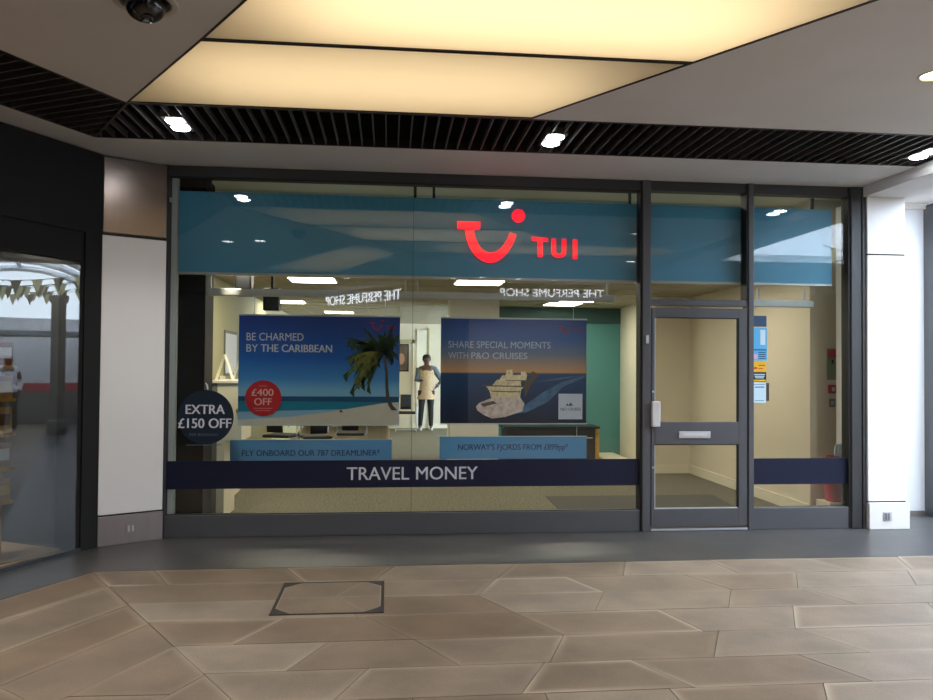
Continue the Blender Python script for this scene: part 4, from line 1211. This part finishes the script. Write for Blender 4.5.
# ------------------------------------------------------------------ people
def person(name, label, parts):
    r = empty(name, (0, 0, 0), label, 'person'); parts(r); return r
def human(r, arms, top, sleeve, legs, shoes, long_top=True, cap=None):
    """standing figure 1.74 m, faces -y"""
    V = [(0,0,.96),(0,.0,1.12),(0,.01,1.30),(0,.01,1.44),(0,.0,1.52),(0,-.01,1.58),(0,-.015,1.66),(0,-.01,1.71),
         (.095,0,.92),(.105,-.01,.52),(.115,.02,.09),(.115,-.12,.035),
         (-.095,0,.92),(-.115,-.02,.52),(-.14,.0,.09),(-.15,-.14,.035)]
    E = [(0,1),(1,2),(2,3),(3,4),(4,5),(5,6),(6,7),(0,8),(8,9),(9,10),(10,11),(0,12),(12,13),(13,14),(14,15)]
    R = [.145,.125,.15,.10,.052,.065,.088,.06,.088,.055,.038,.03,.088,.055,.038,.03]
    for sgn, ch in arms:
        k0 = 3
        for j, p in enumerate(ch):
            V.append(p); E.append((k0, len(V)-1)); k0 = len(V)-1
            R.append([.055, .042, .032, .026][min(j, 3)])
        w = Vector(ch[-1]); d = (Vector(ch[-1])-Vector(ch[-2])).normalized()
        side = Vector((0, -1, 0))
        for q in range(4):
            b = w+d*.04+side*(.012*(q-1.5)); e = b+d*(.05+.012*(1.5-abs(q-1.2)))
            V += [tuple(b), tuple(e)]; E += [(k0, len(V)-2), (len(V)-2, len(V)-1)]; R += [.011, .008]
        b = w+side*.03; e = b+d*.035+side*.02
        V += [tuple(b), tuple(e)]; E += [(k0, len(V)-2), (len(V)-2, len(V)-1)]; R += [.011, .009]
    body = skin('body', V, E, R, M['skin'], r, 1)
    # face
    f = MB(); f.loft([(0, -.085, 1.605, .012, .01), (0, -.108, 1.62, .014, .012), (0, -.10, 1.65, .008, .008), (0, -.09, 1.675, .004, .004)], 10)
    f.build('nose', M['skin'], r, smooth=True)
    for s in (-1, 1):
        MB().loft([(s*.032, -.094, 1.652, .004, .003), (s*.032, -.096, 1.66, .014, .006), (s*.032, -.094, 1.668, .004, .003)], 10).build('eye', M['hair'], r, smooth=True)
        MB().loft([(s*.088, .0, 1.62, .006, .012), (s*.094, .0, 1.645, .010, .02), (s*.09, .0, 1.67, .006, .014)], 10).build('ear', M['skin'], r, smooth=True)
    MB().loft([(0, -.092, 1.585, .02, .004), (0, -.096, 1.59, .026, .006), (0, -.092, 1.596, .02, .004)], 10).build('mouth', mat('lips', (120, 52, 48), .5), r)
    MB().loft([(0, .045, 1.58, .06, .045), (0, .035, 1.63, .09, .07), (0, .02, 1.69, .098, .092), (0, .005, 1.735, .088, .088), (0, .0, 1.765, .05, .05), (0, 0, 1.77, .01, .01)]).build('hair', cap or M['hair'], r, smooth=True)
    hem = .72 if long_top else .93
    MB().loft([(0, 0, hem, .225, .155), (0, 0, hem+.12, .185, .14), (0, 0, 1.08, .152, .118), (0, .0, 1.22, .165, .122), (0, .005, 1.36, .19, .118), (0, .01, 1.44, .165, .09), (0, .01, 1.485, .075, .065)], 24).build('tunic' if long_top else 'shirt', top, r, smooth=True)
    for s in (1, -1):
        X = [8, 9, 10] if s == 1 else [12, 13, 14]
        P_ = [V[i] for i in X]
        MB().tube([P_[0], (P_[0][0]*.5+P_[1][0]*.5, P_[0][1]*.5+P_[1][1]*.5, .72), P_[1], (P_[1][0]*.5+P_[2][0]*.5, P_[1][1]*.5+P_[2][1]*.5, .33), (P_[2][0], P_[2][1], .10)], [.105, .088, .066, .062, .048], 14).build('trouser_leg', legs, r, smooth=True)
        fx, fy = (V[10][0], V[10][1]) if s == 1 else (V[14][0], V[14][1])
        MB().loft([(fx, fy-.05, .001, .045, .125), (fx, fy-.05, .035, .048, .128), (fx, fy-.03, .065, .042, .095), (fx, fy+.02, .10, .038, .045)], 16).build('shoe', shoes, r, smooth=True)
    for sgn, ch in arms:
        pts = [(.10*sgn, .01, 1.44)]+list(ch)[:3]
        pts[-1] = tuple(Vector(pts[-2]).lerp(Vector(pts[-1]), .8))
        MB().tube(pts, [.078, .074, .066, .05][:len(pts)], 14).build('sleeve', sleeve, r, smooth=True)
pr1 = empty('person', (0, 0, 0), 'person in a tan tunic and black leggings standing at the far wall, hand on hip', 'person')
human(pr1, [(1, [(.18, .01, 1.43), (.36, .02, 1.16), (.22, -.04, 1.00)]), (-1, [(-.18, .01, 1.43), (-.22, -.02, 1.16), (-.13, -.16, 1.16)])], M['tunic'], M['denim'], M['legg'], M['shoe'])
pr1.location = (.93, 11.75, 0); pr1.scale = (1.06,)*3; pr1.rotation_euler = (0, 0, 0)

# ------------------------------------------------------------------ left-hand shop
def lpt(s, t): v = Vector((-2.53, -.345))+LD*s+LN*t; return (v.x, v.y)
def lbox(mb, s0, s1, t0, t1, z0, z1):
    mb.prism([lpt(s0, t0), lpt(s1, t0), lpt(s1, t1), lpt(s0, t1)], z0, z1); return mb
lsh = empty('window_5', lpt(0, 0)+(0,), kind='structure')
lbox(MB(), -.045, .13, -.30, .0, 0, H-.01).build('mullion', M['void'], lsh)
lbox(MB(), .13, .165, -.20, -.02, 0, 2.47).build('jamb', M['void'], lsh)
lbox(MB(), .13, 5.0, -.10, .0, 2.72, H-.01).build('fascia', M['void'], lsh)
lbox(MB(), .13, 5.0, -.13, -.02, 2.47, 2.72).build('head', M['void'], lsh)
lbox(MB(), .13, 5.0, -.06, .0, 0, .03).build('threshold', M['tileblk'], lsh)
# the pane, turned a little in its frame
ga = Vector(lpt(.165, -.03)); gd = Vector((math.cos(math.radians(-124.5)), math.sin(math.radians(-124.5)))); gn = Vector((-gd.y, gd.x))
gb = ga+gd*2.4
MB().prism([tuple(ga), tuple(gb), tuple(gb+gn*.01), tuple(ga+gn*.01)], .03, 2.47).build('pane', M['glassdk'], lsh)
struct('floor_left', MB().prism([lpt(.13, -.06), lpt(4, -.06), lpt(4, -2.6), lpt(.13, -2.6)], -.02, .003), M['tan'])
struct('wall_left', MB().prism([lpt(-.5, -.9), lpt(4, -1.9), lpt(4, -2.0), lpt(-.5, -1.0)], 0, H), M['tileblk'])
struct('ceiling_left', MB().prism([lpt(.0, -.13), lpt(4, -.13), lpt(4, -2.6), lpt(.0, -2.6)], 2.72, 2.76), M['blackm'])
struct('wall_left', MB().prism([lpt(-.0, -.3), lpt(-.0, -1.4), lpt(-.05, -1.4), lpt(-.05, -.3)], 0, H), M['blackm'])
struct('wall_left', MB().prism([(-2.62, -.27), (-4.4, .32), (-4.4, .42), (-2.62, -.17)], 0, 2.7), M['tileblk'])
# shelf of cartons at the very left
sf = empty('shelf_unit', lpt(.95, -.5)+(.25,), 'wooden shelf unit of yellow cartons at the left edge behind dark glass', 'shelf')
for k, z in enumerate((.45, .72, 1.0, 1.28, 1.55)):
    lbox(MB(), .52, 1.6, -.57, -.30, z, z+.025).build('shelf_board', M['wood'], sf)
lbox(MB(), .51, .52, -.57, -.45, .003, 1.62).build('upright', M['wood'], sf)
random.seed(9)
lab = []
for k, z in enumerate((.475, .745, 1.025, 1.305, 1.575)):
    for j in range(3):
        s0 = .535+j*.19
        c = empty('carton', lpt(s0+.08, -.42)+(z,), '%s carton on the %s shelf of the left shop, %s from the glass edge' % (['tan', 'brown', 'gold'][(k+j) % 3], ['lowest', 'second', 'middle', 'fourth', 'top'][k], ['first', 'second', 'third'][j]), 'carton', 'cartons on the wooden shelves')
        h = random.uniform(.13, .22)
        lbox(MB(), s0, s0+.16, -.52, -.32, z+.001, z+h).build('box', M[['box1', 'box2', 'box3'][(k+j) % 3]], c, bevel=.004)
        lbox(MB(), s0+.02, s0+.14, -.32, -.318, z+h*.3, z+h*.75).build('panel_print', M[['box3', 'pwhite', 'box2'][(k+j) % 3]], c)
L = bpy.data.lights.new('left_shop_lamp', 'AREA'); L.shape = 'RECTANGLE'; L.size = 1.2; L.size_y = .1; L.energy = 70; L.color = (1, .85, .62)  # added unseen lamp that brightens the cartons and tan floor
lo = bpy.data.objects.new('left_shop_lamp', L); COL.objects.link(lo); lo.location = lpt(1.0, -.62)+(2.66,)

# ------------------------------------------------------------------ arcade round and behind the camera
struct('wall_opposite', MB().box(-9, -12.8, 0, 1.75, -12.6, 3.45), M['arcwall'])
struct('wall_opposite', MB().box(1.75, -12.8, 0, 16, -9.5, 3.43), M['arcwall'])
struct('wall_opposite', MB().prism([(.27, -10.13), (-1.70, -12.6), (.27, -12.6)], 0, 3.43), M['arcwall'])
struct('wall_far', MB().box(-9.1, -12.8, 0, -9, 3, 3.45), M['arcwall'])
struct('wall_north', MB().box(6.15, .6, 0, 16, .8, 4.2), M['arcpale'])
struct('wall_south', MB().box(5.32, -9.7, 3.45, 16, -9.5, 6), M['arcpale'])
struct('wall_upper', MB().box(4.70, -9.6, 3.80, 4.745, .8, 6.0), M['arcpale'])
ws = MB()
for i, x in enumerate((6.8, 9.2, 11.6, 14.0)):
    w = empty('window_%d' % (6+i), (x+.9, .6, 0), kind='structure')
    MB().box(x, .57, .3, x+1.8, .6, 2.7).build('pane', M['tileblk'], w)
    MB().box(x-.06, .56, 2.7, x+1.86, .6, 3.1).build('fascia', [M['fascia'], M['mullred'], M['arcwall'], M['stallg']][i], w)
o = MB().box(15.9, -9.6, 0, 16, .8, 2.9).build('wall_end', M['arcpale']); o['kind'] = 'structure'
# glazed roof ribs
for i in range(4):
    x = 8.7+i*2.1
    mb = MB(); n = 14; pts = []
    for k in range(n+1):
        a = PI*k/n; pts.append((x, -2.0-2.55*math.cos(a), 2.5+1.75*math.sin(a)))
    mb.tube(pts, .09, 6); mb.tube([(x, -4.55, 0), (x, -4.55, 2.5)], .09, 6); mb.tube([(x, .50, 0), (x, .50, 2.5)], .06, 6)
    o = mb.build('roof_beam', M['rib'], smooth=True); o['kind'] = 'structure'
for yy, zz in ((-3.6, 3.86), (-2.0, 4.3), (-.4, 3.86)):
    o = MB().tube([(5.4, yy, zz), (15.8, yy, zz)], .06, 6).build('roof_beam', mat('purlin', (150, 160, 168), .5), smooth=True); o['kind'] = 'structure'
# bunting
k = 0
for i, x in enumerate((7.0, 7.7, 8.7, 10.2, 11.7, 13.4)):
    b = empty('bunting', (x, -2, 3.9), 'string of triangular bunting flags across the bright arcade, mirrored in the left shop glass', 'bunting', 'bunting strings in the bright arcade')
    ya, yb = -4.4, .45; za = (3.6, 3.55, 3.65, 3.75, 3.7, 3.9)[i]; sag = .45
    zf = lambda y: za-sag*(1-((y-(ya+yb)/2)/((yb-ya)/2))**2)
    MB().tube([(x, ya+(yb-ya)*t/12, zf(ya+(yb-ya)*t/12)) for t in range(13)], .008, 5).build('cord', M['flagd'], b)
    yy = ya+.2
    while yy < yb-.3:
        z = zf(yy+.1)
        mb = MB(); mb.add([(x-.002, yy, zf(yy)), (x-.002, yy+.2, zf(yy+.2)), (x-.002, yy+.1, z-.27), (x+.002, yy, zf(yy)), (x+.002, yy+.2, zf(yy+.2)), (x+.002, yy+.1, z-.27)], [(0,1,2),(3,5,4),(0,3,4,1),(1,4,5,2),(2,5,3,0)])
        mb.build('flag', M['flagd'] if k % 2 else M['flagl'], b); k += 1; yy += .36
# columns and a stall down the arcade
for x, y in ((9.5, -.9), (12.0, .1), (11.0, -2.6)):
    o = MB().lathe([(.20, 0), (.20, .3), (.15, .34), (.15, 2.9), (.2, 3.0), (.2, 3.1)], (x, y, 0), 20).build('column', M['arcwall'], smooth=True); o['kind'] = 'structure'
st = empty('market_stall', (13.5, -1.4, 0), 'market stall with grey canopy and red goods far down the bright arcade', 'stall')
MB().box(12.9, -2.6, 0, 14.2, -.2, .85).build('counter', M['arcwall'], st)
MB().box(12.8, -2.7, 2.3, 14.3, -.1, 2.42).build('canopy', M['stallg'], st)
for a, b_ in ((12.9, -2.6), (12.9, -.2), (14.1, -2.6), (14.1, -.2)): MB().box(a, b_-.03, .85, a+.06, b_+.03, 2.3).build('post', M['arcwall'], st)
MB().box(13.0, -2.5, .85, 14.0, -.3, 1.05).build('goods', M['mullred'], st)
pr2 = empty('person', (0, 0, 0), 'person in a white shirt and cap down the arcade, mirrored at the left edge', 'person')
human(pr2, [(1, [(.18, .01, 1.43), (.24, .02, 1.16), (.22, -.06, .93)]), (-1, [(-.18, .01, 1.43), (-.24, .02, 1.16), (-.22, -.06, .93)])], M['shirt'], M['shirt'], M['legg'], M['shoe'], False, M['sand'])
pr2.location = (10.2, -1.9, 0); pr2.rotation_euler = (0, 0, -PI/2)

# opposite shop signs, read backwards in the window
def perfume(cx, cy, cz, w, h, ang, lab):
    t = empty('shop_sign', (0, 0, 0), lab, 'sign', 'signs of the shop opposite')
    mb = MB(); letters(mb, 'THE PERFUME SHOP', -w/2, -h/2, w/2, h/2, 0, .02)
    o = mb.build('lettering', M['letw'], t)
    MB().box(-w/2-.05, .0, -.17, w/2+.05, .04, .17).build('board', M['blackm'], t)
    t.location = (cx, cy, cz); t.rotation_euler = (0, 0, PI+ang)
perfume(-.735+.06, -11.31+.05, 3.22, 3.0, .25, .897, 'lit THE PERFUME SHOP sign mirrored in the window above the beach poster')
perfume(3.60, -9.42, 3.24, 2.35, .18, 0, 'lit THE PERFUME SHOP sign mirrored in the window above the cruise poster')

# ------------------------------------------------------------------ world, light and view
w = bpy.data.worlds.new('sky'); sc.world = w; w.use_nodes = True
bg = w.node_tree.nodes['Background']; bg.inputs['Color'].default_value = (.74, .86, 1.0, 1); bg.inputs['Strength'].default_value = 9.0
sc.view_settings.view_transform = 'Standard'; sc.view_settings.look = 'None'
sc.view_settings.exposure = 0.65; sc.view_settings.gamma = 1.0; sc.view_settings.use_curve_mapping = False
sc.cycles.use_denoising = True
sc.cycles.max_bounces = 10; sc.cycles.transparent_max_bounces = 16; sc.cycles.diffuse_bounces = 5; sc.cycles.glossy_bounces = 5
sc.cycles.sample_clamp_indirect = 6
sc.cycles.caustics_reflective = False
